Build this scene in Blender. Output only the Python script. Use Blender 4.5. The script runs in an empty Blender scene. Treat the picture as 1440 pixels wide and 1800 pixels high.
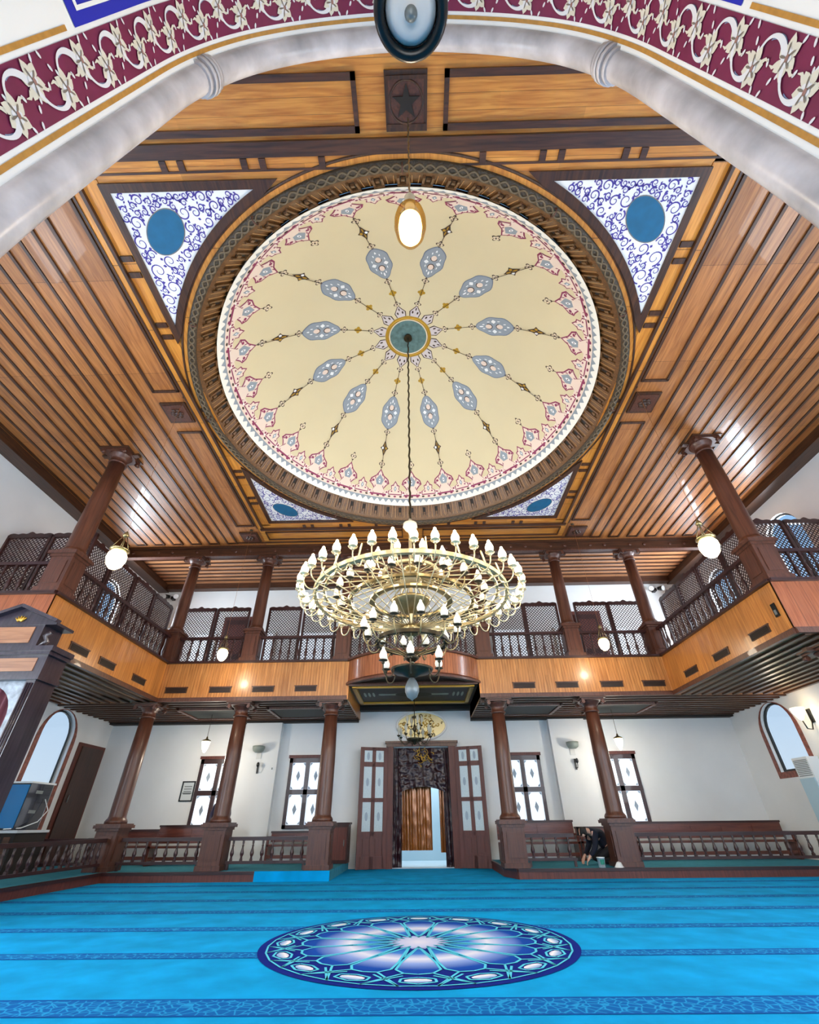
import bpy, math, random
from mathutils import Vector, Matrix
from mathutils.geometry import tessellate_polygon
PI = math.pi
random.seed(7)
SC = bpy.context.scene
COL = SC.collection

# ---------------------------------------------------------------- camera, world, light, exposure
FPX, PITCH, YAW, ROLL = 776.563, math.radians(35.171), math.radians(.834), math.radians(-.626)
cy_, sy_ = math.cos(YAW), math.sin(YAW)
fw = Vector((-sy_*math.cos(PITCH), cy_*math.cos(PITCH), math.sin(PITCH)))
rt0 = Vector((cy_, sy_, 0)); up0 = rt0.cross(fw)
rt = rt0*math.cos(ROLL) + up0*math.sin(ROLL)
up = -rt0*math.sin(ROLL) + up0*math.cos(ROLL)
cam = bpy.data.cameras.new('camera'); cam.sensor_fit = 'HORIZONTAL'; cam.sensor_width = 36
cam.lens = FPX/1440*36; cam.clip_start = .02; cam.clip_end = 300
camo = bpy.data.objects.new('camera', cam); COL.objects.link(camo)
M = Matrix((rt, up, -fw)).transposed().to_4x4(); M.translation = Vector((0, 0, 1.13))
camo.matrix_world = M
SC.camera = camo

SC.view_settings.view_transform = 'Standard'; SC.view_settings.look = 'None'
SC.view_settings.gamma = 1; SC.view_settings.use_curve_mapping = False
SC.view_settings.exposure = 0.0
SC.cycles.use_denoising = True
SC.cycles.max_bounces = 7; SC.cycles.diffuse_bounces = 4; SC.cycles.glossy_bounces = 3
SC.cycles.transparent_max_bounces = 10; SC.cycles.sample_clamp_indirect = 6
SC.cycles.caustics_reflective = False; SC.cycles.caustics_refractive = False

W = bpy.data.worlds.new('sky'); SC.world = W; W.use_nodes = True
nt = W.node_tree; nt.nodes.clear()
wo = nt.nodes.new('ShaderNodeOutputWorld'); wb = nt.nodes.new('ShaderNodeBackground')
tc = nt.nodes.new('ShaderNodeTexCoord'); sx = nt.nodes.new('ShaderNodeSeparateXYZ')
rp = nt.nodes.new('ShaderNodeValToRGB')
rp.color_ramp.elements[0].position = .0; rp.color_ramp.elements[0].color = (.75, .86, .95, 1)
rp.color_ramp.elements[1].position = .5; rp.color_ramp.elements[1].color = (.28, .60, 1, 1)
nt.links.new(tc.outputs['Generated'], sx.inputs[0]); nt.links.new(sx.outputs['Z'], rp.inputs[0])
nt.links.new(rp.outputs[0], wb.inputs['Color']); wb.inputs['Strength'].default_value = 1.0
nt.links.new(wb.outputs[0], wo.inputs[0])

WALLX, BACK, CEIL = 11.05, 17.3, 9.6
XB, XD, YD = -.15, -.09, 7.57           # centre lines of the colonnade and of the dome

def area(name, loc, rot, sx_, sy_, power, col):
    l = bpy.data.lights.new(name, 'AREA'); l.shape = 'RECTANGLE'; l.size = sx_; l.size_y = sy_
    l.energy = power; l.color = col
    o = bpy.data.objects.new(name, l); o.location = loc; o.rotation_euler = rot; COL.objects.link(o); return o
DAY = (.86, .93, 1.0)
WIN_FILL = [(3.0, 1.9), (6.2, 1.9)]      # y, sill of unseen side windows added near the prayer niche for fill
for s in (-1, 1):
    for k, (y, z) in enumerate(WIN_FILL):
        area('daylight_fill', (s*(WALLX-.02), y, z+1.15), (0, s*PI/2, 0), 2.2, 1.5, 240, DAY)
for x in (-7.5, -4.6, 4.6, 7.5):                                  # unseen fill lights added on the wall beside the niche
    area('daylight_fill', (x, 1.1, 4.0), (-PI/2, 0, 0), 1.6, 3.6, 300, DAY)

for s in (-1, 1):                                                 # daylight outside the upper gallery windows
    area('daylight_fill', (s*(WALLX+.6), 14.6, 7.2), (0, s*PI/2, 0), 2.4, 1.3, 850, DAY)
area('daylight_fill', (WALLX+.6, 11.45, 7.3), (0, PI/2, 0), 2.6, 1.3, 600, DAY)
area('daylight_fill', (0, -1.15, 2.6), (-PI/2, 0, 0), 1.6, 2.4, 55, (1, .96, .9))   # unseen fill light added behind the camera in the niche
# ---------------------------------------------------------------- helpers
def lin(c):
    return tuple((v/255/12.92 if v/255 <= .04045 else ((v/255+.055)/1.055)**2.4) for v in c) + (1,)
MATS = {}
def mat(name, rgb, rough=.5, metal=0., emit=None, es=0., noise=0., nscale=8., bump=0., spec=.5, coat=0.):
    if name in MATS: return MATS[name]
    m = bpy.data.materials.new(name); m.use_nodes = True; n = m.node_tree.nodes; L = m.node_tree.links
    b = n['Principled BSDF']; c = lin(rgb)
    b.inputs['Base Color'].default_value = c; b.inputs['Roughness'].default_value = rough
    b.inputs['Metallic'].default_value = metal; b.inputs['Specular IOR Level'].default_value = spec
    b.inputs['Coat Weight'].default_value = coat
    if emit: b.inputs['Emission Color'].default_value = lin(emit); b.inputs['Emission Strength'].default_value = es
    if noise or bump:
        t = n.new('ShaderNodeTexCoord'); x = n.new('ShaderNodeTexNoise'); x.inputs['Scale'].default_value = nscale
        x.inputs['Detail'].default_value = 5; L.new(t.outputs['Object'], x.inputs['Vector'])
        if noise:
            r = n.new('ShaderNodeValToRGB'); r.color_ramp.elements[0].position = .3; r.color_ramp.elements[1].position = .7
            r.color_ramp.elements[0].color = tuple(v*(1-noise) for v in c[:3])+(1,)
            r.color_ramp.elements[1].color = tuple(min(1, v*(1+noise)) for v in c[:3])+(1,)
            L.new(x.outputs[0], r.inputs[0]); L.new(r.outputs[0], b.inputs['Base Color'])
        if bump:
            bp = n.new('ShaderNodeBump'); bp.inputs['Strength'].default_value = bump; bp.inputs['Distance'].default_value = .02
            L.new(x.outputs[0], bp.inputs['Height']); L.new(bp.outputs[0], b.inputs['Normal'])
    MATS[name] = m; return m

def wood(name, dark, light, grain='z', board=None, bw=.12, groove=0., rough=.35, var=.25, blen=2.4, coat=0.):
    """grain axis; boards counted along axis `board` with width bw; groove = dark joint share"""
    if name in MATS: return MATS[name]
    m = bpy.data.materials.new(name); m.use_nodes = True; n = m.node_tree.nodes; L = m.node_tree.links
    b = n['Principled BSDF']; b.inputs['Roughness'].default_value = rough; b.inputs['Coat Weight'].default_value = coat
    t = n.new('ShaderNodeTexCoord'); mp = n.new('ShaderNodeMapping')
    sc = {'x': 0, 'y': 1, 'z': 2}[grain]; s = [14., 14., 14.]; s[sc] = .9
    mp.inputs['Scale'].default_value = s
    x = n.new('ShaderNodeTexNoise'); x.inputs['Scale'].default_value = 1.6; x.inputs['Detail'].default_value = 6
    x.inputs['Distortion'].default_value = .6
    L.new(t.outputs['Object'], mp.inputs[0]); L.new(mp.outputs[0], x.inputs['Vector'])
    r = n.new('ShaderNodeValToRGB'); e = r.color_ramp.elements
    e[0].position = .32; e[1].position = .68; e[0].color = lin(dark); e[1].color = lin(light)
    L.new(x.outputs[0], r.inputs[0]); out = r.outputs[0]
    def math_(op, a, bb=None):
        q = n.new('ShaderNodeMath'); q.operation = op
        for i, v in enumerate((a, bb)):
            if v is None: continue
            if isinstance(v, (int, float)): q.inputs[i].default_value = v
            else: L.new(v, q.inputs[i])
        return q.outputs[0]
    if board:
        sp = n.new('ShaderNodeSeparateXYZ'); L.new(t.outputs['Object'], sp.inputs[0])
        a = math_('DIVIDE', sp.outputs[board.upper()], bw); f = math_('FLOOR', a)
        l2 = math_('FLOOR', math_('ADD', math_('DIVIDE', sp.outputs[grain.upper()], blen), math_('MULTIPLY', f, .37)))
        w = n.new('ShaderNodeTexWhiteNoise'); w.noise_dimensions = '1D'
        L.new(math_('ADD', math_('MULTIPLY', f, 7.31), math_('MULTIPLY', l2, 3.17)), w.inputs['W'])
        v = math_('ADD', math_('MULTIPLY', w.outputs['Value'], var), 1-var*.5)
        if groove:
            fr = math_('FRACT', a); g = math_('GREATER_THAN', fr, groove)
            v = math_('MULTIPLY', v, math_('ADD', math_('MULTIPLY', g, .62), .38))
        mx = n.new('ShaderNodeMix'); mx.data_type = 'RGBA'; mx.blend_type = 'MULTIPLY'; mx.inputs[0].default_value = 1
        cc = n.new('ShaderNodeCombineXYZ')
        for i in range(3): L.new(v, cc.inputs[i])
        L.new(out, mx.inputs[6]); L.new(cc.outputs[0], mx.inputs[7]); out = mx.outputs[2]
    L.new(out, b.inputs['Base Color'])
    bp = n.new('ShaderNodeBump'); bp.inputs['Strength'].default_value = .12; bp.inputs['Distance'].default_value = .01
    L.new(x.outputs[0], bp.inputs['Height']); L.new(bp.outputs[0], b.inputs['Normal'])
    MATS[name] = m; return m

def glassmat(name, tint=(.9, .95, 1), f=.12):
    if name in MATS: return MATS[name]
    m = bpy.data.materials.new(name); m.use_nodes = True; n = m.node_tree.nodes; L = m.node_tree.links; n.clear()
    o = n.new('ShaderNodeOutputMaterial'); t = n.new('ShaderNodeBsdfTransparent'); g = n.new('ShaderNodeBsdfGlossy')
    t.inputs[0].default_value = tint+(1,); g.inputs['Roughness'].default_value = .05
    x = n.new('ShaderNodeMixShader'); x.inputs[0].default_value = f
    L.new(t.outputs[0], x.inputs[1]); L.new(g.outputs[0], x.inputs[2]); L.new(x.outputs[0], o.inputs[0])
    MATS[name] = m; return m

class MB:
    def __init__(s): s.v = []; s.f = []; s.mi = []; s.sm = []; s.mats = []
    def mid(s, m):
        if m not in s.mats: s.mats.append(m)
        return s.mats.index(m)
    def face(s, idx, m, sm=False): s.f.append(tuple(idx)); s.mi.append(s.mid(m)); s.sm.append(sm)
    def add(s, pts): k = len(s.v); s.v += [tuple(p) for p in pts]; return k
    def quad(s, a, b, c, d, m): k = s.add((a, b, c, d)); s.face((k, k+1, k+2, k+3), m)
    def box(s, x0, x1, y0, y1, z0, z1, m, M=None):
        p = [(x, y, z) for z in (z0, z1) for y in (y0, y1) for x in (x0, x1)]
        if M is not None: p = [M @ Vector(q) for q in p]
        k = s.add(p)
        for q in ((0, 2, 3, 1), (4, 5, 7, 6), (0, 1, 5, 4), (2, 6, 7, 3), (0, 4, 6, 2), (1, 3, 7, 5)): s.face([k+i for i in q], m)
    def beam(s, p, q, w, h, m, upv=(0, 0, 1)):
        p, q = Vector(p), Vector(q); d = (q-p); l = d.length
        if l < 1e-6: return
        d /= l; u = Vector(upv)
        if abs(d.dot(u)) > .99: u = Vector((1, 0, 0))
        a = d.cross(u).normalized(); b = a.cross(d)
        s.box(-w/2, w/2, 0, l, -h/2, h/2, m, Matrix((a, d, b)).transposed().to_4x4().copy() if False else _mat(a, d, b, p))
    def lathe(s, prof, m, c=(0, 0, 0), seg=20, cap=True, sm=True, a0=0, a1=2*PI):
        full = abs(a1-a0-2*PI) < 1e-6; n = seg if full else seg+1; rows = []
        for r, z in prof:
            rows.append(s.add([(c[0]+r*math.cos(a0+(a1-a0)*i/seg), c[1]+r*math.sin(a0+(a1-a0)*i/seg), c[2]+z) for i in range(n)]))
        for j in range(len(rows)-1):
            for i in range(seg):
                i2 = (i+1) % n
                s.face((rows[j]+i, rows[j]+i2, rows[j+1]+i2, rows[j+1]+i), m, sm)
        if cap and full:
            if prof[0][0] > 1e-4: s.face([rows[0]+i for i in range(n)][::-1], m)
            if prof[-1][0] > 1e-4: s.face([rows[-1]+i for i in range(n)], m)
    def tube(s, pts, r, m, seg=8, closed=False, cap=True):
        pts = [Vector(p) for p in pts]; N = len(pts); rows = []
        rr = r if isinstance(r, (list, tuple)) else [r]*N
        nprev = None
        for i, p in enumerate(pts):
            a = pts[(i-1) % N] if (i > 0 or closed) else p; b = pts[(i+1) % N] if (i < N-1 or closed) else p
            t = (b-a).normalized()
            if nprev is None:
                u = Vector((0, 0, 1)) if abs(t.z) < .9 else Vector((1, 0, 0)); nn = t.cross(u).normalized()
            else:
                nn = (nprev - t*nprev.dot(t)); nn = nn.normalized() if nn.length > 1e-6 else t.orthogonal().normalized()
            nprev = nn; bb = t.cross(nn)
            rows.append(s.add([p+(nn*math.cos(2*PI*k/seg)+bb*math.sin(2*PI*k/seg))*rr[i] for k in range(seg)]))
        for j in range(N if closed else N-1):
            a, b = rows[j], rows[(j+1) % N]
            for k in range(seg): k2 = (k+1) % seg; s.face((a+k, a+k2, b+k2, b+k), m, True)
        if cap and not closed:
            s.face([rows[0]+k for k in range(seg)][::-1], m); s.face([rows[-1]+k for k in range(seg)], m)
    def fan(s, c, pts, m):
        k = s.add([c]+list(pts)); n = len(pts)
        for i in range(n): s.face((k, k+1+i, k+1+(i+1) % n), m)
    def ribbon(s, L, R, m, closed=False):
        n = len(L); k = s.add(L); q = s.add(R)
        for i in range(n if closed else n-1): j = (i+1) % n; s.face((k+i, k+j, q+j, q+i), m)
    def holed(s, outer, holes, fn, m, depth=None):
        """2D polygon with holes mapped by fn(u,v)"""
        loops = [[Vector((a, b, 0)) for a, b in l] for l in [outer]+holes]
        flat = [p for l in loops for p in l]; k = s.add([fn(p.x, p.y) for p in flat])
        for t in tessellate_polygon(loops): s.face([k+i for i in t], m)
    def prism(s, pts, fn, d0, d1, m, side=None):
        """polygon (u,v) extruded between fn(u,v,d0) and fn(u,v,d1)"""
        n = len(pts); a = s.add([fn(u, v, d0) for u, v in pts]); b = s.add([fn(u, v, d1) for u, v in pts])
        for t in tessellate_polygon([[Vector((u, v, 0)) for u, v in pts]]):
            s.face([a+i for i in t], m); s.face([b+i for i in t][::-1], m)
        for i in range(n): j = (i+1) % n; s.face((a+i, a+j, b+j, b+i), side or m)
    def mesh(s, name):
        me = bpy.data.meshes.new(name); me.from_pydata(s.v, [], s.f)
        for m in s.mats: me.materials.append(m)
        me.polygons.foreach_set('material_index', s.mi); me.polygons.foreach_set('use_smooth', s.sm)
        me.update(); return me
    def build(s, name, parent=None, loc=(0, 0, 0), rz=0):
        o = bpy.data.objects.new(name, s.mesh(name)); COL.objects.link(o)
        o.location = loc; o.rotation_euler = (0, 0, rz)
        if parent: o.parent = parent
        return o
def _mat(a, d, b, p):
    m = Matrix((a, d, b)).transposed().to_4x4(); m.translation = p; return m
def inst(name, me, parent=None, loc=(0, 0, 0), rz=0):
    o = bpy.data.objects.new(name, me); COL.objects.link(o); o.location = loc; o.rotation_euler = (0, 0, rz)
    if parent: o.parent = parent
    return o
def tag(o, label, cat, group=None, kind=None):
    o['label'] = label; o['category'] = cat
    if group: o['group'] = group
    if kind: o['kind'] = kind
    return o
def thing(name, label, cat, loc=(0, 0, 0), rz=0, group=None):
    o = bpy.data.objects.new(name, None); o.empty_display_size = .2; COL.objects.link(o)
    o.location = loc; o.rotation_euler = (0, 0, rz); return tag(o, label, cat, group)
def struct(o): o['kind'] = 'structure'; return o
def sname(name):
    o = bpy.data.objects.new(name, None); COL.objects.link(o); o['kind'] = 'structure'; return o
def dup(root, label, loc=None, rz=None, group=None):
    r = root.copy(); COL.objects.link(r); r['label'] = label
    if group: r['group'] = group
    if loc is not None: r.location = loc
    if rz is not None: r.rotation_euler = (0, 0, rz)
    for ch in list(root.children):
        c = ch.copy(); COL.objects.link(c); c.parent = r
        for g in list(ch.children): d = g.copy(); COL.objects.link(d); d.parent = c
    return r
def point(loc, power, col=(1, .78, .5), r=.12):
    l = bpy.data.lights.new('lamp_light', 'POINT'); l.energy = power; l.color = col; l.shadow_soft_size = r
    o = bpy.data.objects.new('lamp_light', l); o.location = loc; COL.objects.link(o); return o
def arc(cx, cy, r, a0, a1, n): return [(cx+r*math.cos(a0+(a1-a0)*i/n), cy+r*math.sin(a0+(a1-a0)*i/n)) for i in range(n+1)]
def arched(x0, x1, z0, z1, n=14):
    """outline of a round-arched opening, z1 = crown"""
    r = (x1-x0)/2; return [(x0, z0), (x1, z0)] + arc((x0+x1)/2, z1-r, r, 0, PI, n)

# ---------------------------------------------------------------- materials
M_WALL = mat('white plaster', (226, 229, 230), .8, noise=.03, nscale=1.2)
M_WALLG = mat('pale grey plaster', (196, 204, 214), .8, noise=.03, nscale=1.2)
M_GOLDW = wood('golden pine ceiling boards', (172, 104, 40), (214, 148, 68), 'x', 'y', .19, .03, .32, .3, 2.0)
M_GOLDP = wood('golden pine strips', (178, 108, 40), (216, 146, 62), 'y', 'y', 1.3, .012, .35, .2, 9)
M_PLANK = wood('reddish pine ceiling planks', (134, 79, 38), (176, 113, 58), 'y', 'y', 2.1, .004, .42, .2, 9, .12)
M_PLANKX = wood('pine gallery ceiling planks', (150, 98, 62), (192, 138, 94), 'x', 'x', 2.1, .004, .3, .2, 9, .2)
M_DARK = wood('dark walnut moulding', (44, 24, 14), (78, 46, 26), 'y', None, rough=.4)
M_DARKX = wood('dark walnut beam', (48, 28, 18), (84, 50, 32), 'x', None, rough=.4)
M_BROWN = wood('brown stained column wood', (64, 34, 24), (94, 54, 38), 'z', None, rough=.42, coat=.1)
M_RED = wood('dark mahogany rail wood', (36, 15, 16), (58, 25, 23), 'x', None, rough=.4, coat=.1)
M_REDZ = wood('dark mahogany wood', (38, 17, 17), (62, 28, 25), 'z', None, rough=.4, coat=.1)
M_FASC = wood('pine gallery cladding', (176, 106, 40), (214, 146, 72), 'z', 'x', .085, .1, .3, .22, 40, .15)
M_FASCY = wood('pine gallery cladding side', (172, 100, 36), (208, 138, 62), 'z', 'y', .085, .1, .3, .22, 40, .15)
M_FASCE = wood('reddish gallery end cladding', (128, 68, 40), (160, 92, 58), 'z', 'x', .3, .03, .35, .2, 40)
M_DOOR = wood('brown door wood', (74, 32, 25), (100, 47, 36), 'z', None, rough=.5)
M_COVE = wood('brown dome cove wood', (80, 52, 26), (112, 74, 38), 'z', None, rough=.4)
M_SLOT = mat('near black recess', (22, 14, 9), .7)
M_BRAID = mat('carved dark olive moulding', (58, 46, 32), .5, noise=.5, nscale=26, bump=.8)
M_CREAM = mat('cream dome plaster', (212, 196, 158), .75, noise=.02, nscale=1)
M_WHITEP = mat('white painted plaster', (240, 238, 234), .7)
M_CARP = mat('turquoise carpet', (0, 146, 204), .95, noise=.16, nscale=2.2, bump=.0, spec=.1)
M_CARP2 = mat('dull teal carpet', (58, 128, 146), .95, noise=.15, nscale=6, spec=.1)
M_NAVY = mat('navy carpet pattern', (6, 30, 120), .95, spec=.1)
M_CYAN = mat('light cyan carpet line', (84, 196, 224), .95, spec=.1)
M_BRASS = mat('aged brass', (150, 132, 92), .3, .85, noise=.2, nscale=12)
M_PALEB = mat('pale brass tube', (206, 190, 150), .3, .6)
M_DBRASS = mat('dark bronze', (70, 60, 44), .35, .8, noise=.2, nscale=12)
M_FROST = mat('frosted glass shade', (240, 238, 226), .4, emit=(255, 248, 228), es=.35)  # faint glow given to chandelier bulbs that are not lit
M_LIT = mat('lit frosted bulb', (255, 246, 220), .4, emit=(255, 236, 190), es=7)
M_GLOW = mat('lit milk glass lamp', (255, 246, 225), .3, emit=(255, 234, 186), es=9)
M_GLASS = glassmat('clear window glass')
M_LAMPG = glassmat('amber lamp glass', (.86, .66, .36), .18)
M_PANE = mat('etched daylight pane', (232, 238, 244), .5, emit=(226, 238, 255), es=.75)
M_ETCH = mat('etched grey ornament', (150, 164, 178), .6)
M_FROSTD = mat('frosted door glass', (188, 204, 208), .3, noise=.08, nscale=30)
M_BLACK = mat('black lacquer', (10, 10, 11), .3)
M_GREY = mat('grey metal', (118, 124, 124), .4, .3)
M_WPL = mat('white plastic', (226, 232, 234), .35)
M_GOLD = mat('gold paint', (186, 142, 44), .4, .35)
M_STAIN = mat('ochre gold line', (184, 130, 52), .6, noise=.15, nscale=20)
M_MAR = mat('maroon painted band', (112, 16, 62), .65, noise=.12, nscale=7)
M_VINE = mat('white painted vine', (222, 220, 222), .7)
M_VINEB = mat('grey blue painted vine', (122, 134, 164), .7)
M_FLOW = mat('cream painted flower', (216, 208, 190), .7)
M_FLOWD = mat('grey painted flower shade', (120, 108, 96), .7)
M_ROYAL = mat('royal blue panel', (12, 24, 168), .6)
M_MARBLE = mat('grey veined marble', (190, 185, 188), .3, noise=.34, nscale=3.2)

# ---------------------------------------------------------------- room shell
def floor_build():
    b = MB()
    b.quad((-WALLX, -1.5, 0), (WALLX, -1.5, 0), (WALLX, BACK, 0), (-WALLX, BACK, 0), M_CARP)
    # woven prayer row bands
    band = bpy.data.materials.new('woven row band'); band.use_nodes = True
    n = band.node_tree.nodes; L = band.node_tree.links; bs = n['Principled BSDF']; bs.inputs['Roughness'].default_value = .95
    bs.inputs['Specular IOR Level'].default_value = .1
    t = n.new('ShaderNodeTexCoord'); v = n.new('ShaderNodeTexVoronoi'); v.feature = 'DISTANCE_TO_EDGE'; v.inputs['Scale'].default_value = 13
    r = n.new('ShaderNodeValToRGB'); e = r.color_ramp.elements
    e[0].position = .03; e[0].color = lin((30, 140, 196)); e[1].position = .1; e[1].color = lin((4, 92, 160))
    L.new(t.outputs['Object'], v.inputs['Vector']); L.new(v.outputs[0], r.inputs[0]); L.new(r.outputs[0], bs.inputs['Base Color'])
    line = mat('dark blue carpet line', (2, 74, 146), .95, spec=.1)
    for y, w in ((4.87, .34), (6.5, .2), (7.95, .2), (9.35, .2), (10.66, .2), (11.9, .18), (13.05, .16), (3.4, .3)):
        b.quad((-WALLX, y-w/2, .002), (WALLX, y-w/2, .002), (WALLX, y+w/2, .002), (-WALLX, y+w/2, .002), band)
        for q in (-1, 1):
            yy = y+q*(w/2+.015); b.quad((-WALLX, yy-.015, .002), (WALLX, yy-.015, .002), (WALLX, yy+.015, .002), (-WALLX, yy+.015, .002), line)
    # central medallion
    cx, cy, R = -.05, 7.05, 1.8
    def P(r, a, z): return (cx+r*math.cos(a), cy+r*math.sin(a), z)
    def ramp(name, stops):
        m = bpy.data.materials.new(name); m.use_nodes = True; n = m.node_tree.nodes; L = m.node_tree.links
        bs = n['Principled BSDF']; bs.inputs['Roughness'].default_value = .95; bs.inputs['Specular IOR Level'].default_value = .1
        t = n.new('ShaderNodeTexCoord'); vs = n.new('ShaderNodeVectorMath'); vs.operation = 'DISTANCE'; vs.inputs[1].default_value = (cx, cy, 0)
        L.new(t.outputs['Object'], vs.inputs[0]); dv = n.new('ShaderNodeMath'); dv.operation = 'DIVIDE'; dv.inputs[1].default_value = R
        L.new(vs.outputs['Value'], dv.inputs[0]); r = n.new('ShaderNodeValToRGB'); e = r.color_ramp.elements
        while len(e) < len(stops): e.new(.5)
        for q, (p, c) in zip(e, stops): q.position = p; q.color = lin(c)
        L.new(dv.outputs[0], r.inputs[0]); L.new(r.outputs[0], bs.inputs['Base Color']); return m
    petal = ramp('woven medallion petal', [(.0, (226, 226, 244)), (.14, (190, 200, 236)), (.22, (30, 100, 186)), (.32, (60, 124, 204)), (.44, (222, 226, 244)), (.54, (130, 156, 214)), (.66, (14, 70, 160)), (.8, (6, 48, 142))])
    blob = ramp('woven medallion blob', [(.0, (20, 60, 150)), (.8, (60, 120, 190)), (.845, (236, 238, 246)), (.875, (150, 180, 220)), (.92, (20, 90, 170))])
    N = 16
    b.fan((cx, cy, .0045), [P(R, 2*PI*i/96, .0045) for i in range(96)], M_NAVY)
    def line_(p, q, w, z=.0085):
        p, q = Vector(p), Vector(q); p.z = q.z = z; d = (q-p).normalized(); nn = Vector((-d.y, d.x, 0))*w/2
        b.quad(p-nn, q-nn, q+nn, p+nn, M_CYAN)
    b.fan((cx, cy, .006), [P(.2*R*(1 if i % 2 else .8), PI*i/N, .0065) for i in range(2*N)], petal)
    for k in range(N):
        a = 2*PI*k/N-PI/2; h = PI/N
        out = [P(.15*R, a, .006), P(.3*R, a+h*.62, .006), P(.52*R, a+h*.93, .006), P(.67*R, a+h*.9, .006), P(.735*R, a+h*.52, .006), P(.75*R, a, .006),
               P(.735*R, a-h*.52, .006), P(.67*R, a-h*.9, .006), P(.52*R, a-h*.93, .006), P(.3*R, a-h*.62, .006)]
        b.fan(P(.55*R, a, .006), out, petal)
        for i in range(len(out)): line_(out[i], out[(i+1) % len(out)], .026)
        line_(P(.42*R, a+h, .006), P(.13*R, a, .006), .014); line_(P(.42*R, a-h, .006), P(.13*R, a, .006), .014)
        # ring of white blobs between strapwork
        bl = [P((.86+.035*math.cos(q))*R, a+h*.42*math.sin(q), .0075) for q in [2*PI*i/10 for i in range(10)]]
        hx = [P((.86+.055*math.cos(q))*R, a+h*.6*math.sin(q), .0065) for q in [2*PI*i/6 for i in range(6)]]
        b.fan(P(.86*R, a, .0075), bl, blob)
        for i in range(6): line_(hx[i], hx[(i+1) % 6], .024)
        line_(P(.735*R, a+h*.52, 0), P(.95*R, a+h*1.5, 0), .024); line_(P(.735*R, a-h*.52, 0), P(.95*R, a-h*1.5, 0), .024)
        line_(P(.95*R, a+h*.5, 0), P(.78*R, a+h*1.5, 0), .024); line_(P(.95*R, a-h*.5, 0), P(.78*R, a-h*1.5, 0), .024)
        line_(P(.95*R, a+h*.5, 0), P(.95*R, a-h*.5, 0), .02); line_(P(.95*R, a+h*.5, 0), P(.95*R, a+h*1.5, 0), .02)
    o = b.build('floor'); struct(o)
    v = MB(); v.box(-1.3, 1.5, BACK+.001, 20.5, -.1, .02, mat('pale vestibule floor', (196, 214, 222), .5)); struct(v.build('floor_vestibule'))
floor_build()

def wall_side(s, name, wins, doors=()):
    b = MB(); fn = lambda y, z: (s*WALLX, y, z)
    holes = [arched(y-w/2, y+w/2, z0, z1) for (y, w, z0, z1) in wins] 
    b.holed([(1.0, 0), (BACK, 0), (BACK, CEIL), (1.0, CEIL)], holes, fn, M_WALL)
    b.holed([(1.0, 0), (BACK, 0), (BACK, CEIL), (1.0, CEIL)], holes, lambda y, z: (s*(WALLX+.2), y, z), M_WALL)
    for h in holes:
        n = len(h); k = b.add([fn(*p) for p in h]); q = b.add([(s*(WALLX+.2), p[0], p[1]) for p in h])
        for i in range(n): j = (i+1) % n; b.face((k+i, k+j, q+j, q+i), M_WALL)
    struct(b.build(name))
WINS_L = [(14.74, 1.38, 1.1, 4.14), (14.5, 1.3, 5.9, 8.5), (3.0, 1.5, 1.9, 4.2), (6.2, 1.5, 1.9, 4.2), (3.0, 1.5, 6.9, 9.2), (6.2, 1.5, 6.9, 9.2)]  # on both sides, the unseen openings nearest the niche are added for fill
WINS_R = [(15.15, 1.4, 2.3, 4.14), (14.9, 1.3, 5.9, 8.7), (11.45, 1.35, 5.8, 8.75), (3.0, 1.5, 1.9, 4.2), (6.2, 1.5, 1.9, 4.2), (3.0, 1.5, 6.9, 9.2), (6.2, 1.5, 6.9, 9.2)]
wall_side(-1, 'wall_left', WINS_L); wall_side(1, 'wall_right', WINS_R)
wn = [0]
def side_window(s, y, w, z0, z1, tiled):
    wn[0] += 1; r = sname('window_%d' % wn[0]); x = s*(WALLX+.12)
    o = arched(y-w/2, y+w/2, z0, z1); b = MB(); fn = lambda u, v, d: (d, u, v)
    i = arched(y-w/2+.06, y+w/2-.06, z0+.06, z1-.06)
    n = len(o)
    for d0, d1 in ((x-.03, x+.03),):
        A = b.add([fn(u, v, d0) for u, v in o]); B = b.add([fn(u, v, d0) for u, v in i]); C = b.add([fn(u, v, d1) for u, v in i])
        for k in range(n): j = (k+1) % n; b.face((A+k, A+j, B+j, B+k), M_BLACK); b.face((B+k, B+j, C+j, C+k), M_BLACK)
    b.build('window_frame', r)
    g = MB(); g.holed(i, [], lambda u, v: (x, u, v), M_GLASS); g.build('window_pane', r)
    if tiled:                                     # reddish ornamental border on the wall round the opening
        t = MB(); q = arched(y-w/2-.16, y+w/2+.16, z0-.16, z1+.02)
        mt = mat('reddish tile border', (128, 74, 62), .5, noise=.5, nscale=14)
        A = t.add([(s*(WALLX-.015), u, v) for u, v in q]); B = t.add([(s*(WALLX-.015), u, v) for u, v in o]); C = t.add([(s*(WALLX+.01), u, v) for u, v in q])
        for k in range(n): j = (k+1) % n; t.face((A+k, A+j, B+j, B+k), mt); t.face((A+k, A+j, C+j, C+k), mt)
        t.build('window_border', r)
for k, w in enumerate(WINS_L): side_window(-1, *w, tiled=(k == 0))
for k, w in enumerate(WINS_R): side_window(1, *w, tiled=(k == 0))

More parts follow.
